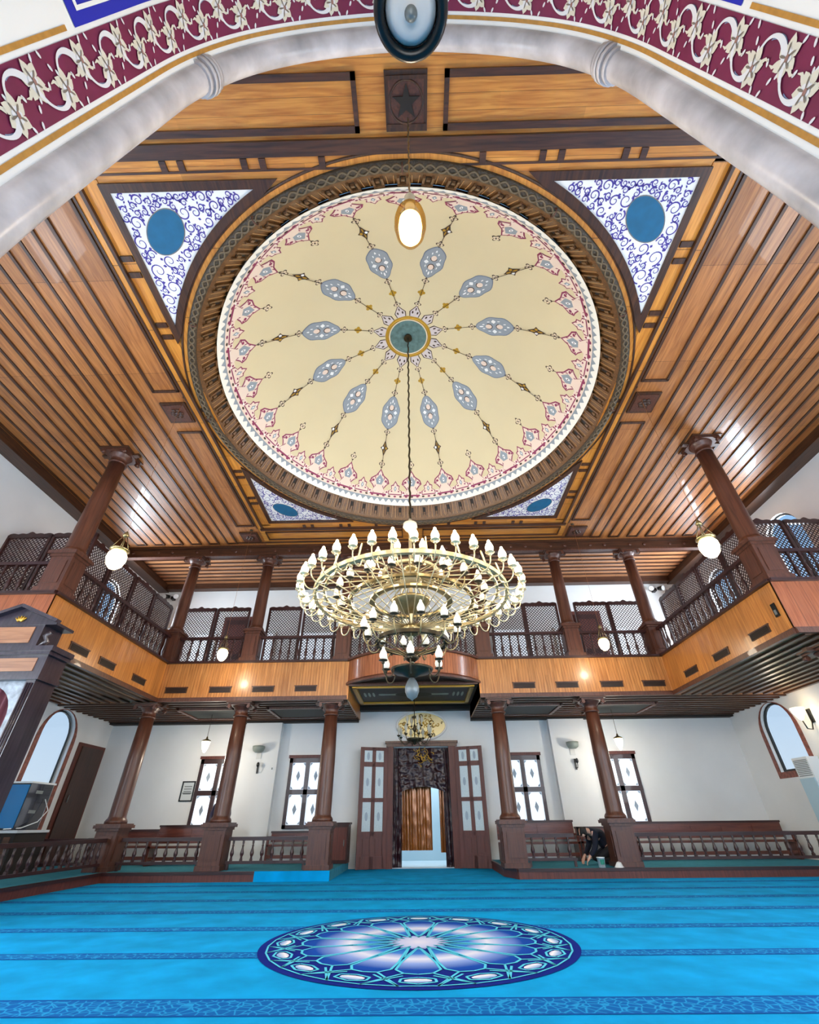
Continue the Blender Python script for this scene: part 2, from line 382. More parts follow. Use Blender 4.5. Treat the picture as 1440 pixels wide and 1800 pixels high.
def wall_back():
    b = MB(); fn = lambda x, z: (x, BACK, z)
    hole = [(-.92, 0), (1.02, 0), (1.02, 3.32), (-.92, 3.32)]
    b.holed([(-WALLX, 0), (WALLX, 0), (WALLX, CEIL), (-WALLX, CEIL)], [[(-.92, .001), (1.02, .001), (1.02, 3.32), (-.92, 3.32)]], fn, M_WALL)
    for i in range(4):
        p, q = hole[i], hole[(i+1) % 4]; b.quad((p[0], BACK, p[1]), (q[0], BACK, q[1]), (q[0], BACK+.7, q[1]), (p[0], BACK+.7, p[1]), M_DOOR)
    for x0, x1 in ((-6.12, -4.85), (4.55, 5.8)): b.box(x0, x1, BACK-.22, BACK, .2, 4.2, M_WALL)
    struct(b.build('wall_back'))
wall_back()

# ---------------------------------------------------------------- niche arch in the front wall (camera stands in it)
def sub(P, n):
    out = []
    for i in range(len(P)-1):
        for k in range(n):
            t = k/n; out.append((P[i][0]*(1-t)+P[i+1][0]*t, P[i][1]*(1-t)+P[i+1][1]*t))
    return out+[P[-1]]
def smooth(P, it=3):
    for _ in range(it):
        Q = [P[0]]
        for i in range(len(P)-1):
            a, c = P[i], P[i+1]; Q += [(.75*a[0]+.25*c[0], .75*a[1]+.25*c[1]), (.25*a[0]+.75*c[0], .25*a[1]+.75*c[1])]
        P = Q+[P[-1]]
    return P
_half = [(-2.06, -1.13), (-2.06, 2.3), (-2.0, 3.2), (-1.9, 4.3), (-1.84, 5.0), (-1.68, 5.55), (-1.47, 5.95), (-1.2, 6.24), (-.9, 6.46), (-.4, 6.68), (0, 6.74)]
_half = smooth(_half, 3)
ARCHP = _half[:-1] + [(0.0, 6.74)] + [(-x, z) for x, z in _half[:-1]][::-1]
ARCHP = [(x, z+1.13) for x, z in ARCHP]
# equal arc length sampling, s measured from the crown
def arclen(P):
    L = [0]
    for i in range(1, len(P)): L.append(L[-1]+math.hypot(P[i][0]-P[i-1][0], P[i][1]-P[i-1][1]))
    return L
_AL = arclen(ARCHP); _MID = _AL[len(_half)-1]
def arch_at(s):
    """point and inward normal at signed distance s from the crown (positive to the right)"""
    t = min(max(_MID+s, .001), _AL[-1]-.001); lo, hi = 0, len(_AL)-1
    while hi-lo > 1:
        m = (lo+hi)//2
        if _AL[m] <= t: lo = m
        else: hi = m
    f = (t-_AL[lo])/max(1e-9, _AL[hi]-_AL[lo]); a, c = ARCHP[lo], ARCHP[hi]
    x, z = a[0]+(c[0]-a[0])*f, a[1]+(c[1]-a[1])*f; dx, dz = c[0]-a[0], c[1]-a[1]; l = math.hypot(dx, dz) or 1
    return x, z, dz/l, -dx/l
def AP(s, y, d=0.):
    x, z, nx, nz = arch_at(s); return (x+nx*d, y, z+nz*d)
def niche():
    root = thing('niche_arch', 'white arch over the camera with maroon floral band and grey marble roll', 'arch', (0, 1.0, 0))
    root.location = (0, 0, 0)
    S = [-6.8+13.6*i/150 for i in range(151)]
    b = MB()
    def strip(mb, y0, y1, m, d=0., s0=-6.8, s1=6.8):
        q = [s for s in S if s0 <= s <= s1]; mb.ribbon([AP(s, y0, d) for s in q], [AP(s, y1, d) for s in q], m)
    strip(b, -1.2, 1.0, M_WHITEP); b.build('soffit', root)
    g = MB()
    for y0, y1 in ((.762, .79), (.418, .442)):
        strip(g, y0, y1, M_STAIN, .004, *((-6.8, 6.8) if y0 > .5 else (-6.8, -3.95)))
        if y0 < .5: strip(g, y0, y1, M_STAIN, .004, 3.95, 6.8)
    g.build('gold_line', root)
    m = MB(); strip(m, .468, .735, M_MAR, .004)
    def rib(pts, w0, mt, d=.009):
        """ribbon through (s,y) points, width profile w0(i/n)"""
        L, R = [], []; n = len(pts)
        for i, (s, y) in enumerate(pts):
            a = pts[max(0, i-1)]; c = pts[min(n-1, i+1)]; dx, dy = c[0]-a[0], c[1]-a[1]; l = math.hypot(dx, dy) or 1
            w = w0(i/(n-1))/2; L.append(AP(s-dy/l*w, y+dx/l*w, d)); R.append(AP(s+dy/l*w, y-dx/l*w, d))
        m.ribbon(L, R, mt)
    def flat(c, pts, mt, d): m.fan(AP(c[0], c[1], d), [AP(c[0]+u, c[1]+v, d) for u, v in pts], mt)
    LW = .5; mid, A = .6, .1; n0 = int(6.6/LW)
    # meandering vine (sine-generated curve, one period sampled)
    om, NP = 1.32, 40; px, py, X_, Y_ = 0., 0., [0.], [0.]
    for i in range(NP):
        t = om*math.cos(2*PI*(i+.5)/NP)+.0; px += math.cos(t); py += math.sin(t); X_.append(px); Y_.append(py)
    kx = LW/px; ym = (max(Y_)+min(Y_))/2; ky = 2*A/(max(Y_)-min(Y_))
    def vine(k, i): return (k*LW+X_[i]*kx+.25*(Y_[i]-ym)*ky, mid+(Y_[i]-ym)*ky)
    for k in range(-n0, n0):
        cur = [vine(k, i) for i in range(NP+1)]
        rib(cur, lambda t: .026+.012*math.cos(4*PI*t+1.2), M_VINE, .0125)
        for o in (6, 26): rib([(q[0]+.028, q[1]) for q in cur[o:o+9]], lambda t: .02*math.sin(PI*t)+.004, M_VINEB, .008)
    for k in range(-2*n0, 2*n0):
        sg = 1 if k % 2 else -1; s0 = k*LW/2
        # large serrated flower in each bay, cream with dark streaks
        fs, fy = s0+LW*.5, mid-sg*.04; rnd = random.Random(k)
        def ell(ax, ay, n, ang, ou, ov, ser=0., sn=1):
            out = []
            for i in range(n):
                a = 2*PI*i/n; r = 1+ser*math.cos(sn*a); u, v = ax*r*math.cos(a), ay*r*math.sin(a)
                out.append((ou+u*math.cos(ang)-v*math.sin(ang), ov+u*math.sin(ang)+v*math.cos(ang)))
            return out
        for q in range(6):
            a = 2*PI*q/6+.3*sg; flat((fs, fy), ell(.042, .026, 14, a, .04*math.cos(a), .046*math.sin(a), .12, 5), M_FLOW, .0115+.0003*q)
        flat((fs, fy), ell(.034, .038, 20, 0, 0, 0, .15, 7), M_VINE, .0145)
        for q in range(5):
            a = 2*PI*q/5+.6; flat((fs, fy), ell(.024, .006, 8, a, .032*math.cos(a), .036*math.sin(a)), M_FLOWD, .016)
        flat((fs, fy), ell(.013, .016, 10, 0, .006, 0), mat('pinkish flower heart', (150, 110, 100), .7), .018)
        for q in range(6):                       # buds and leaf tips along the vine
            bs, by = s0+LW*(.3+.085*q), mid+sg*(.118, .06, .03, -.075, -.118, .0)[q]
            flat((bs, by), ell(.009, .019, 8, .5*sg, 0, 0), M_VINE, .011)
        for q in (-1, 1):
            rib([(fs+.055*q, fy+.03*sg), (fs+.085*q, fy+.05*sg), (fs+.115*q, fy+.045*sg)], lambda t: .022*(1-t)+.004, M_FLOW, .011)
    m.build('floral_band', root)
    for sg in (-1, 1):
        bl = MB()
        q = [sg*(2.75+1.15*i/20) for i in range(21)]
        bl.ribbon([AP(s, .17, .004) for s in q], [AP(s, .442, .004) for s in q], M_ROYAL)
        q = [sg*(2.83+.99*i/20) for i in range(21)]
        bl.ribbon([AP(s, .365, .007) for s in q], [AP(s, .385, .007) for s in q], M_WHITEP)
        for ss in (2.83, 3.79): bl.ribbon([AP(sg*ss, .2, .007), AP(sg*ss, .385, .007)], [AP(sg*(ss+.03), .2, .007), AP(sg*(ss+.03), .385, .007)], M_WHITEP)
        for i in range(22):
            s0 = sg*(1.45+1.22*i/22); bl.fan(AP(s0, .4, .006), [AP(s0+.022*math.cos(a), .4+.05*math.sin(a)*(1+.4*math.cos(3*a)), .006) for a in [2*PI*k/12 for k in range(12)]], M_FLOW if i % 2 else M_FLOWD)
        bl.build('blue_panel', root)
    r = MB()
    for s0, s1 in ((-6.75, -2.42), (-2.36, 2.36), (2.42, 6.75)):
        q = [s0+(s1-s0)*i/70 for i in range(71)]
        r.tube([AP(s, .925, -.02) for s in q], .105, M_MARBLE, 16)
    r.build('marble_roll', root)
    for sg in (-1, 1):
        c = MB()
        for k in range(4):
            s = sg*(2.30+.06*k); c.tube([AP(s-.022, .925, -.02), AP(s+.022, .925, -.02)], .14 if k in (1, 2) else .125, M_MARBLE, 18)
        c.build('collar', root)
    nb = MB(); nb.quad((-2.2, -1.2, 0), (2.2, -1.2, 0), (2.2, -1.2, 8), (-2.2, -1.2, 8), M_WALL); struct(nb.build('wall_niche'))
    # front wall of the hall with the arch cut out of it
    f = MB(); op = [(x, z) for x, z in ARCHP]
    hole = [(-x if False else x, max(z, .001)) for x, z in op]
    f.holed([(-WALLX, 0), (WALLX, 0), (WALLX, CEIL), (-WALLX, CEIL)], [hole], lambda x, z: (x, 1.02, z), M_WALL)
    struct(f.build('wall_front'))
niche()

# ---------------------------------------------------------------- ceiling
def ceiling():
    b = MB(); Z = CEIL
    circ = [(XD+4.98*math.cos(2*PI*i/96), YD+4.98*math.sin(2*PI*i/96)) for i in range(96)]
    b.holed([(-WALLX, 1.0), (WALLX, 1.0), (WALLX, BACK), (-WALLX, BACK)], [circ], lambda x, y: (x, y, Z), M_GOLDW)
    X = lambda x: XD+x
    def bx(x0, x1, y0, y1, d, m): b.box(min(X(x0), X(x1)), max(X(x0), X(x1)), y0, y1, Z-d, Z-.001, m)
    for s in (-1, 1):
        # plank zone along the side walls
        bx(s*6.42, s*10.96, 1.02, 14.0, .012, M_PLANK)
        k = 0; x = 6.44
        while x < 10.7:
            bx(s*(x-.028), s*(x+.028), 1.02, 13.78, .05, M_DARK)
            if k % 2 == 0:
                bx(s*(x-.028), s*(x+.335), 13.74, 13.79, .05, M_DARK)
                bx(s*(x+.04), s*(x+.295), 1.02, 13.7, .035, M_PLANK)
            x += .335; k += 1
        b.box(min(s*10.62, s*WALLX), max(s*10.62, s*WALLX), 1.02, BACK-.02, Z-.3, Z-.001, M_DARK)  # crown box; its dark colour also covers planks lying in shadow
        # panels beside the dome
        bx(s*5.4, s*6.42, 1.02, 14.0, .011, M_PLANK)
        for y0, y1 in ((2.75, 6.81), (8.15, 12.63)):
            bx(s*5.46, s*5.52, y0, y1, .05, M_DARK); bx(s*6.04, s*6.1, y0, y1, .05, M_DARK)
            bx(s*5.46, s*6.1, y0-.03, y0+.03, .05, M_DARK); bx(s*5.46, s*6.1, y1-.03, y1+.03, .05, M_DARK)
        # ridge moulding and inner strip of the square frame
        bx(s*5.18, s*5.24, 2.45, 12.75, .09, M_DARK); bx(s*5.24, s*5.36, 2.45, 12.75, .06, M_GOLDP); bx(s*5.36, s*5.4, 2.45, 12.75, .08, M_DARK)
        bx(s*4.9, s*5.18, 2.5, 12.65, .014, M_GOLDP)
        for y in (3.81, 4.1, 5.12, 5.39, 7.4, 7.75, 9.75, 10.02, 11.04, 11.33): bx(s*4.94, s*5.16, y-.05, y+.05, .05, M_DARK)
    # near and far strips of the square frame
    bx(-5.3, 5.3, 2.18, 2.3, .08, M_DARKX); bx(-5.3, 5.3, 2.3, 2.38, .05, M_DARKX)
    bx(-5.18, 5.18, 2.385, 2.6, .014, M_GOLDW); bx(-5.18, 5.18, 12.6, 12.8, .014, M_GOLDW)
    bx(-5.3, 5.3, 12.8, 12.9, .08, M_DARKX); bx(-5.18, 5.18, 2.53, 2.56, .03, M_DARKX)
    for x in (-3.74, -3.46, -2.47, -2.18, -1.25, 1.25, 2.18, 2.47, 3.46, 3.74):
        bx(x-.05, x+.05, 2.39, 2.53, .05, M_DARKX); bx(x-.05, x+.05, 12.63, 12.78, .05, M_DARKX)
    for s in (-1, 1):
        for (x0, x1, y0, y1) in ((.62, 5.2, 1.46, 2.12), (.35, 5.2, 13.05, 13.56)):
            w = .085 if y0 < 3 else .04
            bx(s*x0, s*x1, y0, y0+w, .05, M_DARKX); bx(s*x0, s*x1, y1-w, y1, .05, M_DARKX)
            bx(s*x0, s*(x0+w*.8), y0, y1, .05, M_DARKX); bx(s*(x1-w*.8), s*x1, y0, y1, .05, M_DARKX)
    bx(-6.4, 6.4, 13.72, 13.76, .05, M_DARKX)
    # planked ceiling of the rear gallery
    b.box(-10.9, 10.9, 14.2, BACK-.02, Z-.02, Z-.002, M_PLANKX)
    y = 14.6
    while y < 17.0:
        b.box(-10.6, 10.6, y-.03, y+.03, Z-.06, Z-.002, M_DARKX); y += .3
    b.box(-10.6, 10.6, BACK-.3, BACK-.005, Z-.26, Z-.002, M_DARKX)
    struct(b.build('ceiling'))
    # beam carried by the upper columns
    g = MB(); g.box(-WALLX+.02, WALLX-.02, 14.0, 14.14, 9.18, 9.598, M_DARKX); g.box(-WALLX+.02, WALLX-.02, 13.94, 14.2, 9.5, 9.597, M_DARKX)
    for x in (-8.07, -5.38, -2.4, 2.1, 5.0, 7.7): g.box(x-.2, x+.2, 14.1, 14.42, 9.165, 9.597, M_DARKX)
    g.box(-WALLX+.02, WALLX-.02, 13.96, 14.16, 9.165, 9.22, M_BROWN)
    tag(g.build('ceiling_beam'), 'long dark carved beam under the ceiling above the rear gallery columns', 'beam')
    g = bpy.data.objects['ceiling_beam']
    st = MB()
    x = -10.4
    k = 0
    while x < 10.5:
        st.lathe([(.0, -.02), (.05, -.012), (.06, .0)], M_BROWN, (0, 0, 0), 8); break
    me = st.mesh('stud')
    for i in range(30):
        x = -10.4+i*.72+(.2 if i % 2 else 0)
        o = inst('stud', me, g, (x, 13.985, 9.36)); o.rotation_euler = (-PI/2, 0, 0)
ceiling()

def boss(name, label, x, y, w, l, star):
    r = thing(name, label, 'carved plate', (x, y, CEIL), group=None); b = MB()
    b.box(-w/2, w/2, -l/2, l/2, -.06, -.002, M_DARK); b.box(-w/2+.05, w/2-.05, -l/2+.06, l/2-.06, -.075, -.06, M_BROWN)
    b.build('plate', r)
    c = MB()
    if star:
        pts = [((.2 if i % 2 == 0 else .08)*math.cos(PI/2+PI*i/5), (.2 if i % 2 == 0 else .08)*math.sin(PI/2+PI*i/5)) for i in range(10)]
        c.prism([(p[0], -p[1]) for p in pts], lambda u, v, d: (u, v, d), -.1, -.07, M_SLOT)
        c.tube([(.235*math.cos(2*PI*i/28), .235*math.sin(2*PI*i/28), -.078) for i in range(28)], .014, M_DARK, 6, True)
        for q in (-1, 1): c.box(-w/2+.02, w/2-.02, q*(l/2-.07)-.02, q*(l/2-.07)+.02, -.09, -.06, M_DARK)
        c.build('star_relief', r)
    else:
        for k in range(6):
            a = PI*k/3; c.lathe([(.0, -.03), (.05, -.02), (.06, 0)], M_DARK, (.1*math.cos(a), .1*math.sin(a), -.075), 8)
        c.lathe([(0, -.05), (.05, -.03), (.07, 0)], M_DARK, (0, 0, -.075), 10); c.build('rosette', r)
    return r
boss('star_plate', 'dark carved ceiling plate with a five-pointed star', -.01, 1.78, .6, .66, True)
for x, y, lb in ((-5.87, 7.47, 'square carved ceiling rosette left of the dome'), (5.7, 7.47, 'square carved ceiling rosette right of the dome'),
                 (-5.9, 13.35, 'square carved ceiling rosette beyond the dome, left corner'), (5.72, 13.35, 'square carved ceiling rosette beyond the dome, right corner')):
    boss('rosette_plate', lb, x, y, .62, .64, False)['group'] = 'carved ceiling rosettes'

# ---------------------------------------------------------------- painted corner panels round the dome
SQ, AA, RA = 4.78, 2.43, 5.36
M_INK = mat('violet blue scroll paint', (66, 52, 140), .7)
M_PBLUE = mat('blue painted disc', (6, 88, 126), .6, noise=.12, nscale=5)
def spandrel(sx_, sy2, label):
    r = thing('corner_panel', label, 'painted panel', (XD, YD, CEIL), group='painted corner panels round the dome')
    T = lambda u, v, d=0.: (sx_*u, sy2*v, -d)
    a0, a1 = math.acos(SQ/RA), math.asin(SQ/RA)
    poly = [(SQ, SQ)] + [(RA*math.cos(a1+(a0-a1)*i/16), RA*math.sin(a1+(a0-a1)*i/16)) for i in range(17)]
    b = MB(); b.holed(poly, [], lambda u, v: T(u, v, .022), M_WHITEP)
    rnd = random.Random(3)
    cx, cy, cr = 4.15, 4.17, .345
    def inside(u, v, mg): return u < SQ-mg and v < SQ-mg and math.hypot(u, v) > RA+mg and (((u-cx)+(v-cy))/1.414/(.27+mg*.9))**2+(((u-cx)-(v-cy))/1.414/(.43+mg*.9))**2 > 1
    pts = []
    for _ in range(9000):
        u, v = rnd.uniform(2.4, SQ), rnd.uniform(2.4, SQ); q = rnd.choice((.15, .12, .09, .06))
        if inside(u, v, q*.85) and all(math.hypot(u-p[0], v-p[1]) > (q+p[2])*.88 for p in pts): pts.append((u, v, q))
    for (u, v, q) in pts:
        a = rnd.uniform(0, 2*PI); dr = rnd.choice((-1, 1)); L, R = [], []
        for i in range(22):
            t = i/21; rr = q*(1-.78*t); an = a+dr*t*1.3*2*PI; w = .009*(1-t)+.004
            L.append(T(u+(rr-w)*math.cos(an), v+(rr-w)*math.sin(an), .026)); R.append(T(u+(rr+w)*math.cos(an), v+(rr+w)*math.sin(an), .026))
        b.ribbon(L, R, M_INK)
        for k in range(3):
            an = a+dr*(.5+k*1.7); ll = q*.5; px, py = u+q*math.cos(an), v+q*math.sin(an)
            dx, dy = math.cos(an+dr*.9), math.sin(an+dr*.9)
            if inside(px+dx*ll, py+dy*ll, .02):
                b.fan(T(px+dx*ll*.5, py+dy*ll*.5, .027), [T(px, py, .027), T(px+dx*ll*.5-dy*.028, py+dy*ll*.5+dx*.028, .027), T(px+dx*ll, py+dy*ll, .027), T(px+dx*ll*.5+dy*.028, py+dy*ll*.5-dx*.028, .027)], M_INK)
    b.build('painted_field', r)
    def EL(i, k, z): a = 2*PI*i/40; p, q = (.27+k)*math.cos(a)/1.414, (.43+k)*math.sin(a)/1.414; return T(cx+p+q, cy+p-q, z)
    d = MB(); d.fan(T(cx, cy, .03), [EL(i, 0, .03) for i in range(40)], M_PBLUE)
    d.ribbon([EL(i, 0, .031) for i in range(40)], [EL(i, .015, .031) for i in range(40)], mat('grey outline', (110, 104, 100), .7), True)
    d.build('blue_disc', r)
    f = MB(); w = .13
    out = [(SQ+w, SQ+w)] + [((RA-w)*math.cos(a), (RA-w)*math.sin(a)) for a in [PI/2-.40+(-(PI/2-.80))*i/16 for i in range(17)]]
    out[1] = (AA-.42, SQ+w); out[-1] = (SQ+w, AA-.42)
    f.holed(out, [poly], lambda u, v: T(u, v, .05), M_DARK)
    for P in (poly, out):
        for i in range(len(P)): p, q = P[i], P[(i+1) % len(P)]; f.quad(T(*p, .05), T(*q, .05), T(*q, .002), T(*p, .002), M_DARK)
    f.build('frame', r)
spandrel(-1, -1, 'white scrollwork corner panel with blue disc, near side left of the dome')
spandrel(1, -1, 'white scrollwork corner panel with blue disc, near side right of the dome')
spandrel(-1, 1, 'white scrollwork corner panel with blue disc, beyond the dome on the left')
spandrel(1, 1, 'white scrollwork corner panel with blue disc, beyond the dome on the right')

# ---------------------------------------------------------------- dome
def dome():
    r = thing('dome', 'cream painted dome with floral spokes inside a dark carved wooden ring', 'dome', (XD, YD, CEIL))
    RS, ZC = 5.26, 7.46-CEIL
    def sp(rad, th, e=0.):
        R = RS-e; rad = rad*R/RS; return (rad*math.sin(th), -rad*math.cos(th), ZC+math.sqrt(max(0, R*R-rad*rad)))
    b = MB(); N = 96; rr = [.0001]+[4.62*math.sin(PI/2*i/22)**.9 for i in range(1, 23)]
    rows = [b.add([sp(q, 2*PI*i/N) for i in range(N)]) for q in rr]
    for j in range(len(rows)-1):
        for i in range(N): k = (i+1) % N; b.face((rows[j]+i, rows[j]+k, rows[j+1]+k, rows[j+1]+i), M_CREAM, True)
    b.build('dome_shell', r)
    c_out = mat('maroon ornament outline', (136, 50, 84), .7); c_pink = mat('pink ornament', (228, 206, 190), .7)
    c_blue = mat('grey blue ornament', (140, 148, 156), .7); c_dk = mat('dark brown ornament', (66, 46, 34), .7)
    c_gold = mat('ochre gold ornament', (176, 134, 30), .5); c_cr = mat('cream ornament', (226, 206, 176), .7)
    c_wh = mat('white ornament', (236, 236, 236), .7); c_white = mat('white dome rim', (240, 236, 226), .7)
    o = MB()
    def shape(r0, th, pts, m, e): o.fan(sp(r0, th, e), [sp(r0+u, th+v/r0, e) for u, v in pts], m)
    def ell(a, c, n=14, u0=0, v0=0): return [(u0+a*math.cos(2*PI*i/n), v0+c*math.sin(2*PI*i/n)) for i in range(n)]
    def quatre(q, n=24, k=.45): return [(q*(1-k+k*abs(math.cos(2*t)))*math.cos(t), q*(1-k+k*abs(math.cos(2*t)))*math.sin(t)) for t in [2*PI*i/n for i in range(n)]]
    def off(r0, th, u, v): return r0+u, th+v/r0
    def cross(r0, th):
        shape(r0, th, quatre(.1, 24, .6), c_dk, .006); shape(r0, th, quatre(.072, 24, .6), c_cr, .010); shape(r0, th, ell(.022, .022, 8), c_dk, .014)
    def line(r0, r1, th): o.ribbon([sp(r0, th-.008/r0, .005), sp(r1, th-.008/r1, .005)], [sp(r0, th+.008/r0, .005), sp(r1, th+.008/r1, .005)], c_dk)
    for k in range(12):
        th = math.radians(15+30*k)
        # star point round the eye of the dome
        shape(.87, th, [(-.2, -.17), (-.05, -.175), (.17, 0), (-.05, .175), (-.2, .17)], c_dk, .006)
        shape(.87, th, [(-.2, -.14), (-.05, -.145), (.14, 0), (-.05, .145), (-.2, .14)], mat('pale lilac ornament', (204, 192, 190), .7), .010)
        for q in (-1, 1): shape(*off(.8, th, 0, .07*q), ell(.045, .024, 8), c_dk, .014)
        shape(.91, th, ell(.05, .018, 8), c_dk, .014)
        for r0, r1 in ((1.0, 1.98), (2.88, 3.95)): line(r0, r1, th)
        for q in (1.08, 1.84, 3.0, 3.82): cross(q, th)
        shape(1.46, th, quatre(.105, 24, .4), c_gold, .008)
        # cartouche
        n = 40; L = .47; P = []
        for i in range(n):
            t = 2*PI*i/n; u = L*math.cos(t); P.append((u, .265*math.copysign(abs(math.sin(t))**1.3, math.sin(t))*(1+.06*math.cos(7*t))))
        shape(2.43, th, [(u*1.05, v*1.08) for u, v in P], mat('grey ornament outline', (108, 116, 132), .7), .006); shape(2.43, th, P, c_blue, .010)
        for q in (-1, 1):
            shape(*off(2.43, th, .14*q, 0), ell(.1, .088), c_dk, .014); shape(*off(2.43, th, .14*q, 0), ell(.08, .066), c_pink, .018)
            shape(*off(2.43, th, .33*q, 0), ell(.06, .02, 8), c_wh, .016); shape(*off(2.43, th, 0, .15*q), quatre(.06, 12), c_wh, .016)
            for w in (-1, 1): shape(*off(2.43, th, .27*q, .07*w), ell(.035, .014, 8), c_wh, .016); shape(*off(2.43, th, .13*q, .15*w), ell(.04, .012, 8), c_wh, .016)
        # gold lozenge
        shape(3.43, th, [(-.21, 0), (-.05, .07), (0, .135), (.05, .07), (.21, 0), (.05, -.07), (0, -.135), (-.05, -.07)], c_dk, .008)
        for q in (-1, 1): shape(*off(3.43, th, 0, .055*q), ell(.035, .035, 8), c_wh if q > 0 else c_gold, .012)
        shape(*off(3.43, th, .08, 0), ell(.06, .022, 8), c_gold, .012); shape(*off(3.43, th, -.08, 0), ell(.06, .022, 8), c_gold, .012)
    for k in range(24):
        th = math.radians(15*k)
        if k % 2 == 0: cross(3.8, th); 
        line(3.85, 3.97, th)
        out = [(-.25, 0), (-.12, .12), (-.05, .27), (.03, .31), (.06, .24), (.13, .15), (.24, .26), (.24, -.26), (.13, -.15), (.06, -.24), (.03, -.31), (-.05, -.27), (-.12, -.12)]
        out = [(u*1.08, v*1.1) for u, v in out]
        shape(4.2, th, out, c_out, .006); shape(4.2, th, [(u*.87+.004, v*.87) for u, v in out], c_pink, .010)
        shape(4.2, th, [(-.15, 0), (-.03, .14), (.08, .07), (.11, 0), (.08, -.07), (-.03, -.14)], c_blue, .014)
        shape(4.19, th, ell(.045, .03, 10), c_wh, .018); shape(4.19, th, ell(.016, .014, 8), c_dk, .021)
        for q in (-1, 1):
            for (u, v, a, c) in ((-.14, .07, .04, .014), (-.01, .2, .026, .045), (.02, .25, .014, .03), (.1, .12, .03, .014), (.17, .06, .02, .04), (.2, .14, .016, .03), (-.06, .14, .03, .014)):
                shape(*off(4.2, th, u*1.05, v*1.08*q), ell(a, c, 8), c_out, .0145)
        th2 = th+math.radians(7.5)
        sm = [(-.15, 0), (-.07, .08), (-.05, .15), (.02, .13), (.06, .24), (.13, .26), (.13, -.26), (.06, -.24), (.02, -.13), (-.05, -.15), (-.07, -.08)]
        shape(4.31, th2, sm, c_out, .006); shape(4.315, th2, [(u*.82, v*.82) for u, v in sm], c_pink, .010)
        shape(4.32, th2, [(-.06, 0), (.0, .05), (.06, 0), (0, -.05)], c_blue, .014); shape(4.32, th2, ell(.02, .016, 8), c_wh, .018)
        for q in (-1, 1):
            shape(*off(4.3, th2, -.05, .06*q), ell(.02, .014, 8), c_out, .014); shape(*off(4.37, th2, 0, .12*q), ell(.014, .03, 8), c_out, .014)
    # running border, saw-tooth edge and white rim
    n = 144; e = .005
    o.ribbon([sp(4.36, 2*PI*i/n, e) for i in range(n)], [sp(4.5, 2*PI*i/n, e) for i in range(n)], c_pink, True)
    for i in range(n): t = 2*PI*(i+.5)/n; shape(4.395, t, ell(.02, .03, 6), c_out, .008); shape(4.43, t, ell(.008, .07, 6), c_wh, .008)
    for i in range(n): t = 2*PI*i/n; shape(4.465, t, ell(.018, .05, 6), c_out if i % 2 else c_dk, .008)
    o.ribbon([sp(4.5, 2*PI*i/n, .008) for i in range(n)], [sp(4.52, 2*PI*i/n, .008) for i in range(n)], c_blue, True)
    o.ribbon([sp(4.515, 2*PI*i/n, .006) for i in range(n)], [sp(4.62, 2*PI*i/n, .006) for i in range(n)], c_white, True)
    for i in range(n): t = 2*PI*(i+.5)/n; shape(4.535, t, [(-.02, -.085), (-.02, .085), (.04, 0)], c_blue, .012)
    o.build('painted_ornament', r)
    m = MB(); m.fan(sp(.01, 0, .02), [sp(.54, 2*PI*i/48, .02) for i in range(48)], mat('dark teal eye', (84, 112, 110), .6, noise=.3, nscale=9)); m.build('dome_eye', r)
    g = MB()
    for q, w, mt in ((.545, .022, c_cr), (.6, .035, M_GOLD), (.645, .018, c_gold)): g.tube([sp(q, 2*PI*i/64, .01) for i in range(64)], w, mt, 8, True)
    g.build('gilt_ring', r)
    # wooden cove with dentils
    cv = MB()
    prof = [(4.98, -.02), (4.93, .02), (4.90, .05), (4.62, .5), (4.6, .56), (4.6, .66)]
    cv.lathe([(a, z) for a, z in prof], M_COVE, (0, 0, 0), 144, False)
    cv.tube([(4.57*math.cos(2*PI*i/120), 4.57*math.sin(2*PI*i/120), .535) for i in range(120)], .035, M_DARK, 8, True)
    cv.build('cove', r)
    d = MB(); K = 72
    for k in range(K):
        a = 2*PI*k/K; ca, sa = math.cos(a), math.sin(a)
        rad = Vector((ca, sa, 0)); tn = Vector((-sa, ca, 0))
        P0 = rad*4.9+Vector((0, 0, .05)); P1 = rad*4.62+Vector((0, 0, .5)); sl = (P1-P0).normalized(); nr = tn.cross(sl).normalized()
        if nr.dot(rad) > 0: nr = -nr
        Mx = _mat(tn, sl, nr, P0)
        d.box(-.045, .045, .1, .36, -.005, .012, M_SLOT, Mx)
        for q in (-1, 1): d.box(q*.075-.02, q*.075+.02, .03, .46, 0, .045, M_COVE, Mx)
        d.box(-.095, .095, .38, .46, 0, .06, M_COVE, Mx); d.box(-.03, .03, .1, .2, .01, .05, M_COVE, Mx)
        for q in (-1, 1): d.box(q*.15-.006, q*.15+.006, .02, .48, 0, .014, mat('pale joint line', (176, 132, 84), .5), Mx)
    d.build('dentil_course', r)
    br = MB()
    br.lathe([(5.12, -.002), (5.12, -.05), (5.1, -.07), (5.07, -.085), (4.98, -.085), (4.955, -.06), (4.95, 0.02)], M_BRAID, (0, 0, 0), 144, False)
    for q in (0, 1):
        br.tube([((5.025+.05*math.sin(90*t+q*PI))*math.cos(t), (5.025+.05*math.sin(90*t+q*PI))*math.sin(t), -.09) for t in [2*PI*i/720 for i in range(720)]], .018, mat('carved olive braid', (96, 80, 58), .5), 5, True)
    br.build('braided_moulding', r)
    rg = MB(); rg.tube([(.07*math.cos(2*PI*i/16), 0, -.1+.07*math.sin(2*PI*i/16)-.03) for i in range(16)], .012, M_BROWN, 6, True)
    me = rg.mesh('ring_hook')
    for k in range(12): a = 2*PI*k/12+PI/2; inst('ring_hook', me, r, (5.03*math.cos(a), 5.03*math.sin(a), 0), a)
